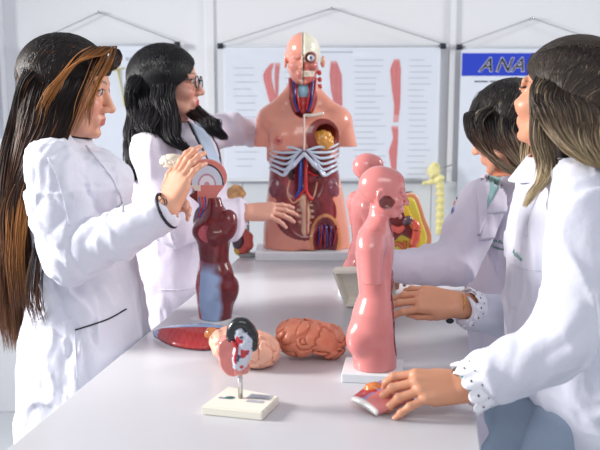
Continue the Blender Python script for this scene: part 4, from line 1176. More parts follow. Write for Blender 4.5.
# ------------------------------------------------------------ W1: long-haired woman at left
def woman_left():
    Y = 1.90; s = PM(Y)
    t = person('woman at the left with very long gold-streaked dark hair, lifting a brain piece', P(80, 300, Y))
    R = ax(-1, 11, 0); ho = P(67, 86, Y); hs = .96
    neck = P(64, 140, Y+.01)
    lo, hi = P(-10, 200, Y)+[-.05, -.36, 0], P(175, 200, Y)+[.06, .30, 0]; lo[2] = .45; hi[2] = 1.42
    rows = px_rows([(141, 50, 80, .055), (150, 46, 94, .10), (158, 42, 104, .14), (172, 38, 113, .165), (192, 35, 121, .165), (217, 34, 127, .15), (245, 34, 130, .14), (275, 32, 137, .145), (310, 27, 144, .165), (345, 23, 150, .18), (437, 18, 154, .20), (540, 14, 158, .22)], Y)
    sh_n = P(53, 172, 1.745); el_n = P(70, 258, 1.70); wr_n = P(166, 209, 1.66); cuf = P(160, 214, 1.665)
    sh_f = P(96, 168, 2.06); el_f = P(118, 238, 2.06); wr_f = P(152, 216, 1.92)
    hn = dict(wrist=wr_n, fwd=(.36, .38, .80), nrm=(-.62, -.72, .30), right=True, size=.84, curl=((4, 10, 12), (6, 12, 14), (8, 14, 16), (10, 16, 18)), spread=.2, thumb=(.72, -.2, 24), arm=unit(wr_n-el_n))
    hf = dict(wrist=wr_f, fwd=(.72, -.35, .45), nrm=(-.2, .8, .5), right=False, size=.82, curl=(28, 30, 32, 34), arm=unit(wr_f-el_f))
    trow = [(r[0], r[1], r[2], r[3]*.8, r[4]*.8) for r in rows if r[0] > .8]
    H = body(t, ho, R, (222, 164, 136), neck, dict(lo=lo, hi=hi, rows=trow), [([sh_n, el_n, wr_n-unit(wr_n-el_n)*.07], [.04, .034, .022]), ([sh_f, el_f, wr_f], [.04, .034, .022])], [hn, hf], brow=(46, 32, 30))
    legs(t, P(80, 300, Y), 0)
    # coat
    f = coat_field(lo, hi, .0048)
    f.tube(rows, .02, pw=2.2)
    f.ell(P(98, 186, 1.86), (.075, .11, .075), .04)
    for (a, e, c_, rr) in ((sh_n, el_n, cuf, [.058, .058, .036]), (sh_f, el_f, wr_f-unit(wr_f-el_f)*.03, [.055, .052, .038])):
        m1 = a*.5+e*.5; m2 = e*.45+c_*.55
        f.chain([a, m1, e, m2, c_], [rr[0], .056, rr[1]-.005, .044, rr[2]], .007)
    f.chain([P(57, 150, 1.82), P(50, 160, 1.765)], [.035, .045], .03)
    fd = unit(cuf-el_n)
    f.cap(cuf, cuf+fd*.05, .0275, .0275, .004, 'sub'); f.cap(neck-[0, 0, .02], neck+[0, 0, .1], .047, .06, .004, 'sub')
    def g(p):
        d = folds(p, .009, (15, 15, 8), 3)
        # gathers at the sleeve head and crumples along the forearm
        q = p-el_n; a = q @ fd; near = np.exp(-((p[:, 1]-1.70)/.09)**2)*np.exp(-(np.clip(np.abs(a)-.12, 0, None)/.05)**2)
        d += near*(-.0065)*np.abs(np.sin(a*62+4*noise3(p*14)))**.8*(p[:, 2] < 1.25)
        zz_ = (p[:, 2]-sh_n[2]); nr = np.exp(-(np.linalg.norm((p-sh_n)[:, :2], axis=1)/.07)**2)*np.exp(-((zz_+.0)/.06)**2)
        d += nr*(-.003)*np.sin((p[:, 0]-p[:, 1]*.5)*260)
        return d
    f.disp(g)
    b = MB(); b.field(f); co = b.build('lab_coat', 'cloth', t); T = bvh(co)
    # stand collar, trims, placket, pocket
    c1 = neck+np.array([.008, 0, -.012])
    b = MB(); a = np.linspace(0, 2*math.pi, 40)[:-1]; V = []; n_ = len(a)
    for k, (r_, z_) in enumerate(((.066, -.022), (.060, .0), (.054, .026), (.050, .026), (.054, -.01))):
        for q in a: V.append(c1+np.array([r_*math.cos(q)*1.02, r_*math.sin(q), z_-.012*math.cos(q)]))
    F = [[k*n_+i, k*n_+(i+1) % n_, (k+1)*n_+(i+1) % n_, (k+1)*n_+i] for k in range(4) for i in range(n_)]
    b.add(V, F); b.build('collar', 'cloth', co)
    b = MB(); rr = [c1+np.array([.0535*math.cos(q)*1.02, .0535*math.sin(q), .0275-.012*math.cos(q)]) for q in np.linspace(-2.2, .3, 24)]
    b.tube(rr, .0024, n=6); o = b.build('collar_trim', 'dark', co)
    curve_on(t, co, T, [(75, 330), (88, 326), (108, 319), (126, 309)], .0026, 'dark', 'pocket_trim')
    curve_on(t, co, T, [(75, 331), (76, 355), (77, 380)], .0016, 'cloth', 'pocket_seam', lift=.0006)
    curve_on(t, co, T, [(86, 146), (98, 160), (112, 178), (120, 196), (123, 212)], .0028, 'cloth', 'placket_seam', lift=.0008)
    curve_on(t, co, T, [(48, 158), (56, 176), (64, 200), (70, 226)], .0018, 'cloth', 'sleeve_seam', lift=.0006)
    # cuff with black edge
    u1 = unit(np.cross(fd, [0, 0, 1])); u2 = np.cross(fd, u1); b = MB()
    ring = [cuf+fd*.016+u1*math.cos(q)*.0365+u2*math.sin(q)*.0365 for q in np.linspace(0, 2*math.pi, 30)]
    for k in range(1): b.tube(ring, .0034, n=6)
    b.build('cuff_trim', 'dark', co)
    # hair: smooth cap, long fall behind the back, gold streaks
    gold = (168, 112, 64)
    R2 = R; cap_ = (ho+R @ np.array([-.010, 0, .020])*hs, R2, np.array([.110, .086, .099])*hs)
    f = Field(ho-.16, ho+.16, .003).frame(R, ho, hs)
    f.ell((-.016, 0, .022), (.102, .083, .093), .02)
    f.ell((.056, .0, .058), (.040, .060, .038), .02)
    f.ell((-.055, 0, -.045), (.055, .07, .085), .03)
    f.frame(R, ho, hs); f.box((.092, 0, -.075), (.085, .2, .110), .03, .01, 'sub', R=rotm(0, 12)); 
    f.ell((.075, 0, -.005), (.045, .085, .040), .01, 'sub')
    b = MB(); b.field(f, (30, 22, 22)); hb = b.build('hair_cap', 'hair', t)
    def C(x, y, Yd=0): return P(x, y, Y+Yd)
    dk = grad([(0, (22, 17, 19)), (.35, (40, 27, 24)), (.7, (84, 54, 38)), (1, (104, 68, 46))], gold, .07, .35)
    dk2 = grad([(0, (22, 17, 19)), (.4, (34, 24, 23)), (1, (70, 46, 34))], gold, .03, .35)
    gd = grad([(0, (70, 46, 34)), (.15, (160, 104, 56)), (.6, (186, 126, 70)), (1, (130, 84, 52))], None, 0, .4)
    z_ = np.zeros(3); dx = np.array([1.0, 0, 0]); dy = np.array([0, 1.0, 0]); dzv = np.array([0, 0, 1.0])
    locks = [
        # back fall from the parting over the crown
        dict(secs=[(RT_(ho, R, 1), RA_(R, 1), dy*.02), (C(40, 80), dx*.03-dzv*.01, dy*.09), (C(27, 130), dx*.042, dy*.08), (C(17, 180), dx*.042, dy*.08), (C(16, 250), dx*.044, dy*.09), (C(19, 300), dx*.048, dy*.09), (C(22, 350), dx*.034, dy*.075)], n=560, r=.0024, col=dk, push=[cap_], jit=.003, uneven=.22),
        dict(secs=[(RT_(ho, R, 1), RA_(R, 1), dy*.01), (C(50, 88, -.072), dx*.05, dy*.02), (C(42, 125, -.10), dx*.05-dzv*.02, dy*.02), (C(28, 165, -.11), dx*.035, dy*.03), (C(18, 230, -.08), dx*.04, dy*.04), (C(20, 310, -.05), dx*.04, dy*.04)], n=380, r=.0024, col=dk, push=[cap_], jit=.003, uneven=.3),
        # near side hair over the ear down to the shoulder
        dict(secs=[(RT_(ho, R, 1)+dx*.03, RA_(R, 1)*.6, dy*.01), (C(71, 86, -.084), dx*.036, dy*.012), (C(58, 112, -.095), dx*.04, dy*.014), (C(46, 140, -.11), dx*.035-dzv*.02, dy*.02), (C(27, 175, -.12), dx*.025, dy*.03), (C(17, 220, -.10), dx*.035, dy*.03), (C(25, 320, -.07), dx*.03, dy*.03)], n=380, r=.0022, col=dk2, push=[cap_], jit=.0025, uneven=.3),
        # forehead roll
        dict(secs=[(C(84, 66, -.02), dx*.02, dy*.03), (C(100, 52, -.03), dx*.012, dy*.035), (C(112, 50, -.04), dx*.010, dy*.035), (C(117, 57, -.05), dx*.008, dy*.03), (C(112, 66, -.07), dx*.012, dy*.03), (C(104, 72, -.085), dx*.012, dy*.015)], n=200, r=.0020, col=dk2, push=[cap_], jit=.002),
        # far side curtain
        dict(secs=[(RT_(ho, R, 1), RA_(R, 1)*.8, dy*.01), (C(80, 90, .082), dx*.04, dy*.012), (C(66, 130, .08), dx*.035, dy*.02), (C(40, 170, .09), dx*.03, dy*.03), (C(22, 250, .08), dx*.03, dy*.03)], n=160, r=.0024, col=dk2, push=[cap_]),
        # face strands sweeping back, gold
        dict(secs=[(C(109, 46, -.07), dx*.02, dy*.006), (C(103, 58, -.095), dx*.024, dy*.006), (C(94, 76, -.105), dx*.022, dy*.006), (C(84, 100, -.105), dx*.020, dy*.006), (C(76, 122, -.10), dx*.012, dy*.006), (C(66, 142, -.12), dx*.012, dy*.006)], n=9, r=.0016, col=gd, push=[cap_], jit=.002),
        dict(secs=[(C(102, 46, -.085), dx*.03, dy*.005), (C(88, 56, -.10), dx*.03, dy*.005), (C(68, 70, -.11), dx*.025+dzv*.02, dy*.005), (C(50, 92, -.108), dx*.014, dy*.005), (C(38, 118, -.11), dx*.014, dy*.006), (C(30, 150, -.12), dx*.015, dy*.006)], n=14, r=.0018, col=gd, push=[cap_], jit=.002),
        dict(secs=[(C(114, 48, -.075), dx*.006, dy*.005), (C(108, 66, -.10), dx*.006, dy*.005), (C(98, 84, -.105), dx*.006, dy*.005), (C(90, 108, -.105), dx*.007, dy*.005), (C(88, 130, -.10), dx*.008, dy*.005)], n=8, r=.0016, col=gd, jit=.002),
        dict(secs=[(C(30, 150, -.125), dx*.02, dy*.006), (C(20, 200, -.13), dx*.022, dy*.006), (C(16, 260, -.13), dx*.022, dy*.006), (C(22, 325, -.11), dx*.022, dy*.006)], n=16, r=.0019, col=gd, jit=.003, uneven=.4),
        dict(secs=[(C(44, 220, -.12), dx*.012, dy*.02), (C(34, 290, -.16), dx*.02, dy*.02), (C(42, 330, -.16), dx*.018, dy*.02)], n=30, r=.0018, col=dk, jit=.004, uneven=.5),
    ]
    strands('long_hair', t, locks)
    # wrist tattoo
    HT = bvh([c for c in t.children if c.name.startswith('body')][0])
    for pp in ([(158, 188), (160, 191), (159, 195), (162, 197)], [(160, 200), (163, 198), (165, 203), (163, 207)], [(166, 199), (167, 203), (165, 206)]):
        curve_on(t, t, HT, pp, .0011, 'dark', 'wrist_tattoo', lift=.0002, flat=.3)
    # the piece of brain she holds
    return t
w1 = woman_left()
f_c = P(176, 163, 1.735)
f = Field(f_c-.055, f_c+.055, .0014).frame(rotm(0, 0, 0), f_c); f.ell((-.002, .0, .0), (.033, .022, .019), .01, R=rotm(0, 10)); f.box((0, 0, -.05), (.06, .06, .037), .003, .004, 'sub', R=rotm(0, 6))
f.disp(lambda p: .0035*np.clip(1-np.abs(noise3(p*110+noise3(p*60)[:, None]))*4, 0, 1))
b = MB(); b.field(f, (228, 216, 198)); tag(b.build('brain_piece', 'plastic_matte'), 'small cream half brain held up in the long-haired woman\'s fingers', 'brain model')

# ------------------------------------------------------------ W2: woman with glasses
def woman_glasses():
    Y = 2.60; s = PM(Y)
    t = person('woman with glasses and black wavy hair in a white coat, touching the big torso', P(175, 300, Y))
    R = ax(-4, -2, 0); ho = P(167, 83, Y); neck = P(170, 122, Y+.01)
    lo, hi = P(100, 200, Y)+[-.05, -.34, 0], P(270, 200, Y)+[.06, .38, 0]; lo[2] = .45; hi[2] = 1.42
    rows = px_rows([(124, 158, 186, .055), (132, 146, 200, .12), (142, 138, 212, .16), (160, 134, 220, .17), (185, 132, 226, .165), (215, 134, 224, .15), (250, 132, 218, .15), (290, 128, 214, .17), (340, 126, 212, .19), (440, 122, 212, .2)], Y)
    sh_n = P(150, 152, 2.44); el_n = P(176, 226, 2.40); wr_n = P(246, 212, 2.58); cuf = P(236, 213, 2.56)
    sh_f = P(206, 134, 2.76); el_f = P(230, 129, 2.83); wr_f = P(262, 134, 2.95)
    hn = dict(wrist=wr_n, fwd=(.99, .12, .02), nrm=(.0, -.62, .78), right=True, size=.92, curl=((14, 12, 8), (16, 14, 10), (18, 16, 10), (22, 18, 10)), spread=1.4, thumb=(.7, .5, 15))
    hf = dict(wrist=wr_f, fwd=(.9, .3, .1), nrm=(0, .7, .7), right=False, size=.92, curl=(10, 12, 14, 14))
    trow = [(r[0], r[1], r[2], r[3]*.8, r[4]*.8) for r in rows if r[0] > .8]
    body(t, ho, R, (214, 158, 138), neck, dict(lo=lo, hi=hi, rows=trow), [([sh_n, el_n, wr_n-[.06, 0, 0]], [.04, .034, .022]), ([sh_f, el_f, wr_f], [.038, .034, .022])], [hn, hf], lips=(186, 62, 72), brow=(34, 26, 28))
    legs(t, P(175, 300, Y), 0)
    f = coat_field(lo, hi, .006)
    f.tube(rows, .02, pw=2.2)
    f.chain([sh_n, el_n, cuf], [.06, .058, .044], .02); f.chain([P(180, 132, 2.65), sh_f, el_f, wr_f-[.02, 0, 0]], [.05, .062, .052, .042], .02)
    f.ell(P(234, 226, 2.55), (.034, .035, .045), .02)
    f.cap(cuf+[.02, 0, 0], cuf+[.08, 0, 0], .030, .036, .004, 'sub'); f.cap(neck, neck+[0, 0, .1], .05, .07, .004, 'sub')
    # open front
    f.ell(P(204, 150, 2.42), (.042, .05, .10), .01, 'sub', R=rotm(0, 22))
    def g(p):
        d = folds(p, .009, (13, 13, 7), 13); x0 = sh_f[0]
        m = np.exp(-((p[:, 2]-sh_f[2])/.08)**2)*np.clip((p[:, 0]-x0+.03)/.05, 0, 1); d += -m*.006*np.abs(np.sin(p[:, 0]*70+p[:, 2]*40+2*noise3(p*12)))
        return d
    f.disp(g)
    b = MB(); b.field(f); co = b.build('lab_coat', 'cloth2', t); T = bvh(co)
    f = Field(P(180, 240, Y)+[0, -.28, 0], P(230, 118, Y)+[0, .1, 0], .005)
    f.tube([(r[0], r[1]+.004, r[2], r[3]*.86, r[4]*.82) for r in rows if 1.05 < r[0] < 1.36], .01, pw=2.2); f.cap(neck, neck+[0, 0, .1], .05, .07, .004, 'sub')
    b = MB(); b.field(f); b.build('blouse', 'blouse', t)
    patch_on(T, [(191, 124), (203, 122), (221, 166), (213, 172)], .003, 'blouse', 'blouse_front', co)
    curve_on(t, co, T, [(188, 122), (196, 138), (206, 156), (214, 174)], .004, 'dark', 'lapel_trim')
    curve_on(t, co, T, [(199, 120), (210, 134), (218, 150), (221, 172)], .004, 'dark', 'lapel_trim')
    curve_on(t, co, T, [(160, 290), (176, 290), (192, 289)], .002, 'cloth2', 'pocket_seam', lift=.0006)
    # glasses
    b = MB(); G = lambda x, y, z: ho+R @ np.array([x, y, z])
    for sd in (-1, 1):
        ring = [G(.103-.012*abs(math.cos(a)) if False else .101-.10*(abs(.033+.022*math.cos(a))**2)*6, sd*(.033+.024*math.cos(a)), -.002+.019*math.sin(a)) for a in np.linspace(0, 2*math.pi, 28)]
        b.tube(ring, .0021, n=6); b.tube([G(.090, sd*.057, .006), G(.05, sd*.074, .006), G(-.005, sd*.078, .004)], .002, n=6)
    b.tube([G(.102, -.010, .002), G(.108, 0, .005), G(.102, .010, .002)], .002, n=6); gl = b.build('glasses', 'glassy', t)
    b = MB()
    for sd in (-1, 1):
        V = [G(.100, sd*.033, -.002)]+[G(.101-.6*(abs(.033+.022*math.cos(a))**2), sd*(.033+.023*math.cos(a)), -.002+.018*math.sin(a)) for a in np.linspace(0, 2*math.pi, 25)[:-1]]
        b.add(V, [[0, 1+i, 1+(i+1) % 24] for i in range(24)])
    b.build('lens', 'lens', gl)
    # hair
    f = Field(ho-.17, ho+.16, .003).frame(R, ho)
    f.ell((-.018, 0, .022), (.102, .086, .094), .02); f.ell((-.055, 0, -.05), (.06, .075, .10), .03)
    f.box((.098, 0, -.045), (.085, .2, .130), .03, .01, 'sub', R=rotm(0, -10))
    b = MB(); b.field(f, (16, 14, 18)); b.build('hair_cap', 'hair', t)
    C = lambda x, y, d=0: P(x, y, Y+d)
    cap_ = (ho+R @ np.array([-.012, 0, .020]), R, np.array([.110, .090, .100]))
    dx = np.array([1.0, 0, 0]); dy = np.array([0, 1.0, 0]); dzv = np.array([0, 0, 1.0])
    bk = grad([(0, (16, 14, 18)), (1, (24, 19, 24))], None, 0, .4)
    locks = [
        dict(secs=[(RT_(ho, R, 1)-dx*.03, RA_(R, 1)*.7, dy*.02), (C(139, 84, -.03), dx*.03, dy*.07), (C(137, 112, -.04), dx*.035, dy*.07), (C(140, 138, -.08), dx*.035, dy*.06), (C(133, 165, -.14), dx*.026, dy*.05), (C(130, 184, -.15), dx*.018, dy*.04)], n=420, r=.0026, col=bk, push=[cap_], wave=.010, wf=16, jit=.003),
        dict(secs=[(RT_(ho, R, 1)-dx*.02, RA_(R, 1)*.75, dy*.01), (C(164, 88, -.082), dx*.034, dy*.012), (C(163, 106, -.11), dx*.036, dy*.02), (C(168, 128, -.15), dx*.034, dy*.02), (C(178, 144, -.18), dx*.022, dy*.02), (C(191, 154, -.19), dx*.010, dy*.015)], n=420, r=.0025, col=bk, push=[cap_], wave=.007, wf=14, jit=.003),
        dict(secs=[(RT_(ho, R, 1)-dx*.01, RA_(R, 1), dy*.01), (C(150, 95, -.078), dx*.035, dy*.012), (C(150, 122, -.14), dx*.035, dy*.03), (C(150, 140, -.19), dx*.02, dy*.02)], n=260, r=.0026, col=bk, push=[cap_], wave=.008, wf=14),
        dict(secs=[(RT_(ho, R, 1)-dx*.02, RA_(R, 1)*.6, dy*.01), (C(182, 92, .085), dx*.02, dy*.02), (C(198, 116, -.04), dx*.03, dy*.03), (C(209, 122, -.12), dx*.03, dy*.02), (C(219, 134, -.13), dx*.018, dy*.02), (C(222, 140, -.12), dx*.01, dy*.012)], n=260, r=.0026, col=bk, wave=.006, wf=14, push=[cap_]),
    ]
    strands('wavy_hair', t, locks)
    return t
woman_glasses()

# ------------------------------------------------------------ W4: nearest woman at right
def scallop(t_, wr, fd, r0, r1, ln, m, name, parent, n=11, sq=1.0):
    """lace cuff: flared ring ending in scallops, with eyelets"""
    u1 = unit(np.cross(fd, [0, 0, 1])); u2 = np.cross(fd, u1); b = MB(); K = 132; L = 14; V = []
    th = .0016
    for side in (0, 1):
        for i in range(L+1):
            v = i/L
            for k in range(K):
                a = 2*math.pi*k/K; e = abs(math.sin(a*n/2))**.6
                l = ln*v*(.78+.22*e) if True else 0
                r = r0+(r1-r0)*v+.0022*math.sin(a*n)*v-side*th
                V.append(wr+fd*l+u1*math.cos(a)*r+u2*math.sin(a)*r*sq)
    F = [[i*K+k, i*K+(k+1) % K, (i+1)*K+(k+1) % K, (i+1)*K+k] for i in range(L) for k in range(K)]
    o_ = (L+1)*K; F += [[o_+q for q in f_[::-1]] for f_ in F]
    F += [[L*K+k, L*K+(k+1) % K, o_+L*K+(k+1) % K, o_+L*K+k] for k in range(K)]
    b.add(V, F); cu = b.build(name, m, parent)
    for rr_, vv, cnt in ((.0026, .70, n), (.0018, .42, n)):
        b = MB()
        for k in range(cnt):
            a = 2*math.pi*(k+.5*(vv > .5))/cnt; r = r0+(r1-r0)*vv+.0009
            c = wr+fd*ln*vv*.95+u1*math.cos(a)*r+u2*math.sin(a)*r*sq; nn = unit(u1*math.cos(a)+u2*math.sin(a)*sq)
            tt = np.cross(nn, fd)
            b.add([c+nn*.0006]+[c+nn*.0006+(tt*math.cos(q)+fd*math.sin(q)*.7)*rr_ for q in np.linspace(0, 2*math.pi, 11)[:-1]], [[0, 1+j, 1+(j+1) % 10] for j in range(10)])
        o = b.build('eyelet_row', 'dark', cu); o['label'] = 'dark eyelet holes'; 
    return cu
def woman_right():
    Y = 1.62; s = PM(Y)
    t = person('woman nearest at the right, in a white coat with lace cuffs, holding the chest cover', P(580, 300, Y))
    R = ax(134, -12, 0); ho = P(570, 99, Y+.0); neck = P(562, 152, Y+.02)
    lo, hi = P(440, 200, Y)+[-.05, -.42, 0], P(720, 200, Y)+[.06, .36, 0]; lo[2] = .42; hi[2] = 1.40
    rows = px_rows([(160, 538, 590, .07), (170, 528, 620, .12), (184, 524, 640, .155), (205, 518, 655, .165), (235, 510, 665, .165), (265, 507, 668, .16), (300, 505, 665, .15), (345, 505, 665, .155), (375, 508, 668, .165), (400, 524, 672, .17), (440, 534, 676, .18), (520, 540, 685, .19)], Y)
    sh_n = P(582, 208, 1.47); el_n = P(562, 343, 1.36); wr_n = P(464, 386, 1.37); cuf = P(480, 382, 1.355)
    sh_f = P(540, 195, 1.80); el_f = P(532, 322, 1.84); wr_f = P(457, 304, 1.77); cuf_f = P(472, 309, 1.775)
    hn = dict(rest=True, wrist=wr_n, fwd=(-.93, -.12, .02), nrm=(-.04, -.60, .78), right=False, size=.92, curl=((24, 42, 20), (26, 42, 20), (24, 40, 20), (16, 26, 14)), spread=1.5, thumb=(.85, .30, 16), arm=unit(wr_n-el_n))
    hf = dict(wrist=wr_f, fwd=(-.98, -.05, .16), nrm=(-.08, -.72, .68), right=True, size=.93, curl=((22, 26, 20), (26, 28, 22), (30, 30, 22), (32, 32, 22)), spread=1.4, thumb=(.86, .5, 18), arm=unit(wr_f-el_f))
    trow = [(r[0], r[1], r[2], r[3]*.8, r[4]*.8) for r in rows if r[0] > .8]
    body(t, ho, R, (212, 150, 118), neck, dict(lo=lo, hi=hi, rows=trow), [([sh_n, el_n, wr_n-unit(wr_n-el_n)*.08], [.042, .036, .024]), ([sh_f, el_f, wr_f-unit(wr_f-el_f)*.07], [.04, .034, .022])], [hn, hf])
    legs(t, P(580, 300, Y)-[0, 0, 0], 0, m='cloth', ztop=.9)
    f = Field(P(470, 450, Y)+[0, -.22, -.4], P(680, 380, Y)+[0, .24, 0], .006)
    f.tube(px_rows([(384, 506, 640, .10), (410, 489, 640, .14), (450, 484, 645, .15), (560, 482, 650, .15)], Y), .02, pw=2.2); f.disp(lambda p: .012*np.sin(p[:, 1]*70+p[:, 2]*22+3*noise3(p*9)))
    b = MB(); b.field(f); b.build('skirt', 'denim', t)
    f = coat_field(lo, hi, .0046)
    f.tube(rows, .02, pw=2.2)
    m1 = sh_n*.5+el_n*.5+[.012, -.01, 0]; m2 = el_n*.45+cuf*.55
    f.chain([sh_n, m1, el_n, m2, cuf], [.060, .056, .050, .049, .042], .008)
    f.chain([sh_f, el_f, cuf_f], [.055, .05, .040], .02); f.chain([P(560, 176, 1.6), P(580, 188, 1.5)], [.04, .05], .03)
    fd = unit(cuf-el_n); ff = unit(cuf_f-el_f)
    f.cap(cuf-fd*.01, cuf+fd*.06, .034, .036, .003, 'sub'); f.cap(cuf_f-ff*.01, cuf_f+ff*.06, .032, .034, .003, 'sub'); f.cap(neck-[0, 0, .02], neck+[0, 0, .1], .050, .075, .004, 'sub')
    def g(p):
        d = folds(p, .010, (12, 12, 6.5), 23)
        q = p-el_n; a = q @ fd; r_ = np.linalg.norm(q, axis=1)
        d += np.exp(-(r_/.11)**2)*(-.006)*np.abs(np.sin(a*46+3*noise3(p*10)+p[:, 2]*30))**.8
        return d
    f.disp(g)
    b = MB(); b.field(f); co = b.build('lab_coat', 'cloth', t); T = bvh(co)
    scallop(t, cuf-fd*.018, fd, .0425, .0465, .05, 'lace', 'lace_cuff', co)
    scallop(t, cuf_f-ff*.012, ff, .040, .043, .032, 'lace', 'lace_cuff', co, n=12)
    # collar
    c1 = neck+np.array([-.002, 0, -.018]); b = MB(); a = np.linspace(0, 2*math.pi, 40)[:-1]; V = []; n_ = len(a)
    for k, (r_, z_) in enumerate(((.095, -.022), (.082, -.003), (.062, .026), (.057, .026), (.075, -.012))):
        for q in a: V.append(c1+np.array([r_*math.cos(q)*1.05, r_*math.sin(q), z_+.018*math.cos(q)]))
    b.add(V, [[k*n_+i, k*n_+(i+1) % n_, (k+1)*n_+(i+1) % n_, (k+1)*n_+i] for k in range(4) for i in range(n_)]); b.build('collar', 'cloth', co)
    curve_on(t, co, T, [(546, 184), (536, 200), (528, 220), (526, 236)], .0022, 'cloth', 'placket_seam', lift=.0008)
    curve_on(t, co, T, [(511, 264), (524, 268), (540, 271)], .0018, 'cloth', 'pocket_seam', lift=.0008)
    text_on(co, T, 'Medicina', 516.5, 257, .0135, 'green', 'embroidery', .2, -10)
    # watch
    b = MB(); u1 = unit(np.cross(fd, [0, 0, 1])); u2 = np.cross(fd, u1); wc = wr_n-fd*.004
    b.tube([wc+u1*math.cos(q)*.029+u2*math.sin(q)*.024 for q in np.linspace(0, 2*math.pi, 30)], .0052, n=8, flat=.5); wt = b.build('watch', 'strap', t)
    b = MB(); b.tube([wc-u2*.024+u1*.004, wc-u2*.031+u1*.004], .013, (60, 60, 66), n=20); b.build('watch_case', 'chrome', wt)
    b = MB(); u1 = unit(np.cross(ff, [0, 0, 1])); u2 = np.cross(ff, u1); wc = wr_f+ff*.0
    b.tube([wc+u1*math.cos(q)*.027+u2*math.sin(q)*.024 for q in np.linspace(0, 2*math.pi, 30)], .0015, n=6); br = b.build('bracelet', 'gold', t)
    p = P(450, 321, 1.755); b = MB(); b.add(*blob(p, (.009, .005, .006))); b.build('charm', 'dark', br)
    # hair
    f = Field(ho-.19, ho+.17, .003).frame(R, ho)
    f.ell((-.018, 0, .022), (.103, .088, .094), .02); f.ell((-.055, 0, -.05), (.07, .082, .11), .03)
    f.box((.098, 0, -.05), (.075, .2, .125), .03, .01, 'sub', R=rotm(0, -4))
    b = MB(); b.field(f, (40, 33, 30)); b.build('hair_cap', 'hair', t)
    C = lambda x, y, d=0: P(x, y, Y+d)
    cap_ = (ho+R @ np.array([-.013, 0, .020]), R, np.array([.112, .092, .101]))
    dx = np.array([1.0, 0, 0]); dy = np.array([0, 1.0, 0]); dzv = np.array([0, 0, 1.0])
    g1 = grad([(0, (44, 36, 33)), (.35, (70, 59, 52)), (.6, (118, 100, 84)), (1, (186, 166, 130))], (140, 120, 96), .10, .35)
    g2 = grad([(0, (40, 33, 30)), (.45, (92, 78, 66)), (1, (198, 178, 140))], (170, 152, 124), .12, .3)
    locks = [
        # near side fall
        dict(secs=[(RT_(ho, R, -1), RA_(R, -1), dy*.01), (C(562, 94, -.086), dx*.055, dy*.012), (C(566, 110, -.11), dx*.055, dy*.014), (C(574, 138, -.12), dx*.055-dzv*.02, dy*.016), (C(590, 160, -.15), dx*.05-dzv*.02, dy*.016), (C(612, 172, -.16), dx*.04-dzv*.01, dy*.02)], n=560, r=.0022, col=g1, push=[cap_], jit=.0025, uneven=.2),
        # front curtain at the cheek, falling to the chest
        dict(secs=[(RT_(ho, R, -1)-dx*.03, RA_(R, -1)*.6, dy*.01), (C(541, 88, -.075), dx*.018, dy*.01), (C(540, 110, -.095), dx*.016, dy*.01), (C(541, 140, -.09), dx*.018, dy*.012), (C(546, 162, -.085), dx*.018, dy*.012), (C(544, 178, -.10), dx*.013, dy*.01), (C(533, 194, -.13), dx*.008, dy*.006), (C(524, 208, -.15), dx*.004, dy*.004)], n=260, r=.0020, col=g2, push=[cap_], jit=.0025, uneven=.45),
        # crown and back
        dict(secs=[(C(556, 56), dx*.03, dy*.03), (C(590, 46), dx*.02, dy*.08), (C(622, 70), dx*.02, dy*.09), (C(630, 110), dx*.03, dy*.09), (C(630, 150), dx*.035, dy*.09), (C(634, 190), dx*.035, dy*.09)], n=380, r=.0026, col=g1, push=[cap_]),
        # far side, blonde ends beside the cheek
        dict(secs=[(C(552, 56, .02), dx*.02, dy*.02), (C(545, 60, .09), dx*.03, dy*.012), (C(545, 110, .09), dx*.03, dy*.012), (C(535, 145, .08), dx*.022, dy*.02), (C(531, 170, .05), dx*.014, dy*.02), (C(530, 188, .02), dx*.01, dy*.02)], n=200, r=.0022, col=g2, push=[cap_]),
        dict(secs=[(RT_(ho, R, -1)+dx*.02, RA_(R, -1), dy*.01), (C(592, 104, -.088), dx*.05, dy*.012), (C(592, 140, -.13), dx*.05, dy*.014), (C(606, 168, -.17), dx*.04, dy*.016)], n=300, r=.0022, col=g1, push=[cap_]),
    ]
    strands('long_hair', t, locks)
woman_right()

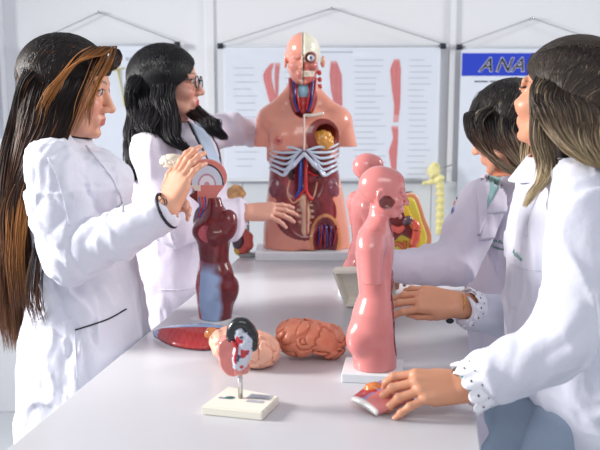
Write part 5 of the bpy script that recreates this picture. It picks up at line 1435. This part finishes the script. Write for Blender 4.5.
# ------------------------------------------------------------ W3: woman behind her, head turned away
def woman_behind():
    Y = 2.16; s = PM(Y)
    t = person('woman with shoulder-length hair bending forward, teal top under her white coat', P(510, 300, Y))
    R = ax(147, 20, 0); ho = P(509, 127, Y); neck = P(516, 172, Y+.03)
    lo, hi = P(370, 200, Y)+[-.05, -.30, 0], P(600, 200, Y)+[.06, .32, 0]; lo[2] = .45; hi[2] = 1.32
    rows = px_rows([(176, 488, 536, .07), (184, 474, 556, .12), (196, 464, 570, .15), (220, 460, 575, .16), (255, 462, 572, .15), (300, 466, 570, .14), (345, 468, 575, .16), (420, 462, 580, .19), (480, 458, 585, .2)], Y)
    sh_n = P(480, 202, 2.02); el_n = P(456, 264, 1.97); wr_n = P(396, 268, 1.93)
    sh_f = P(545, 200, 2.3); el_f = P(560, 280, 2.25); wr_f = P(545, 330, 2.1)
    hn = dict(wrist=wr_n, fwd=(.05, .98, -.15), nrm=(0, -.2, .95), right=True, size=.85, curl=(30, 32, 34, 34), arm=unit(wr_n-el_n))
    trow = [(r[0], r[1], r[2], r[3]*.8, r[4]*.8) for r in rows if r[0] > .8]
    body(t, ho, R, (214, 154, 128), neck, dict(lo=lo, hi=hi, rows=trow), [([sh_n, el_n, wr_n], [.03, .03, .022])], [hn])
    legs(t, P(520, 300, Y), 0)
    f = coat_field(lo, hi, .0052)
    f.tube(rows, .02, pw=2.2)
    f.chain([sh_n, (sh_n+el_n)/2, el_n, P(430, 266, 1.96), P(396, 266, 1.94)], [.055, .054, .050, .047, .038], .009)
    f.cap(neck-[0, 0, .03], neck+[0, 0, .1], .055, .08, .004, 'sub')
    f.disp(lambda p: folds(p, .010, (12, 12, 7), 33))
    b = MB(); b.field(f); co = b.build('lab_coat', 'cloth2', t); T = bvh(co)
    f = Field(P(470, 260, Y)+[0, -.2, 0], P(540, 170, Y)+[0, .1, 0], .005)
    f.tube([(r[0], r[1], r[2], r[3]*.9, r[4]*.9) for r in rows if r[0] > 1.02], .01, pw=2.2); f.cap(neck-[0, 0, .02], neck+[0, 0, .1], .05, .07, .004, 'sub')
    b = MB(); b.field(f); b.build('teal_top', 'teal', t)
    # lapels
    patch_on(T, [(488, 177), (505, 179), (486, 214), (484.5, 213)], .0035, 'teal', 'teal_neckline', co)
    patch_on(T, [(477, 182), (489, 177), (486, 214), (478, 236)], .0075, 'cloth2', 'lapel', co)
    patch_on(T, [(503, 178), (520, 181), (503, 212), (484, 214)], .0075, 'cloth2', 'lapel', co)
    patch_on(T, [(484, 213), (503, 211), (492, 238), (479, 240)], .0065, 'cloth2', 'lapel', co)
    text_on(co, T, 'Thais Barros', 499, 243, .0115, 'green', 'embroidery', .15, -10)
    text_on(co, T, 'Fisioterapia', 500, 250, .0115, 'green', 'embroidery', .15, -10)
    # sleeve emblem
    for (cx, cy, w_, h_, m) in ((455, 203, 3.2, 3.6, 'orange'), (457.5, 198.5, 1.6, 2.2, 'dark'), (453, 210.5, 8, 3.6, 'bluet')):
        p, n = hit(T, cx, cy, .002)
        if p is None: print('MISS emblem'); continue
        up = unit(np.array([0, 0, 1.0])-n*n[2]); rt = np.cross(up, n); k = PM(p[1])/2; b = MB()
        q = [p+rt*a*w_*k+up*(e*h_-a*w_*.4)*k for a, e in ((-1, -1), (1, -1), (1, 1), (-1, 1))]
        b.add(q+[v+n*.001 for v in q], [[0, 3, 2, 1], [4, 5, 6, 7], [0, 1, 5, 4], [1, 2, 6, 5], [2, 3, 7, 6], [3, 0, 4, 7]]); b.build('sleeve_emblem', m, co, smooth=False)
    f = Field(ho-.19, ho+.17, .003).frame(R, ho)
    f.ell((-.016, 0, .022), (.102, .088, .092), .02); f.ell((-.045, 0, -.045), (.075, .084, .10), .03); pass
    f.box((.100, 0, -.06), (.075, .2, .110), .03, .01, 'sub')
    b = MB(); b.field(f, (26, 22, 24)); b.build('hair_cap', 'hair', t)
    C = lambda x, y, d=0: P(x, y, Y+d)
    cap_ = (ho+R @ np.array([-.012, 0, .020]), R, np.array([.110, .092, .100]))
    dx = np.array([1.0, 0, 0]); dy = np.array([0, 1.0, 0]); dzv = np.array([0, 0, 1.0])
    g1 = grad([(0, (24, 20, 22)), (.36, (40, 32, 31)), (.52, (104, 80, 68)), (.72, (160, 134, 112)), (1, (206, 190, 156))], (150, 136, 116), .10, .3)
    g0 = grad([(0, (24, 20, 22)), (.6, (34, 28, 28)), (1, (110, 86, 72))], None, 0, .3)
    locks = [
        dict(secs=[(RT_(ho, R, -1)-dx*.02, RA_(R, -1)*.7, dy*.01), (C(475, 116, -.08), dx*.022, dy*.02), (C(478, 138, -.11), dx*.022, dy*.014), (C(492, 158, -.115), dx*.024-dzv*.02, dy*.014), (C(512, 170, -.12), dx*.022-dzv*.014, dy*.014), (C(532, 177, -.12), dx*.02, dy*.014)], n=330, r=.0023, col=g1, push=[cap_], uneven=.2),
        dict(secs=[(RT_(ho, R, -1), RA_(R, -1), dy*.01), (C(500, 124, -.090), dx*.04, dy*.012), (C(506, 144, -.12), dx*.036, dy*.012), (C(520, 162, -.125), dx*.03-dzv*.02, dy*.014), (C(536, 176, -.13), dx*.026, dy*.014)], n=420, r=.0023, col=g1, push=[cap_], uneven=.2),
        dict(secs=[(RT_(ho, R, -1)+dx*.02, RA_(R, -1)*.8, dy*.01), (C(540, 120, -.06), dx*.03, dy*.05), (C(542, 150, -.07), dx*.03, dy*.05), (C(545, 178, -.08), dx*.03, dy*.04)], n=300, r=.0025, col=g1, push=[cap_]),
        dict(secs=[(C(502, 100), dx*.02, dy*.02), (C(486, 94, .02), dx*.01, dy*.05), (C(472, 118, .0), dx*.006, dy*.04), (C(473, 138, -.03), dx*.006, dy*.03)], n=120, r=.0023, col=g0, push=[cap_]),
    ]
    strands('shoulder_hair', t, locks)
woman_behind()
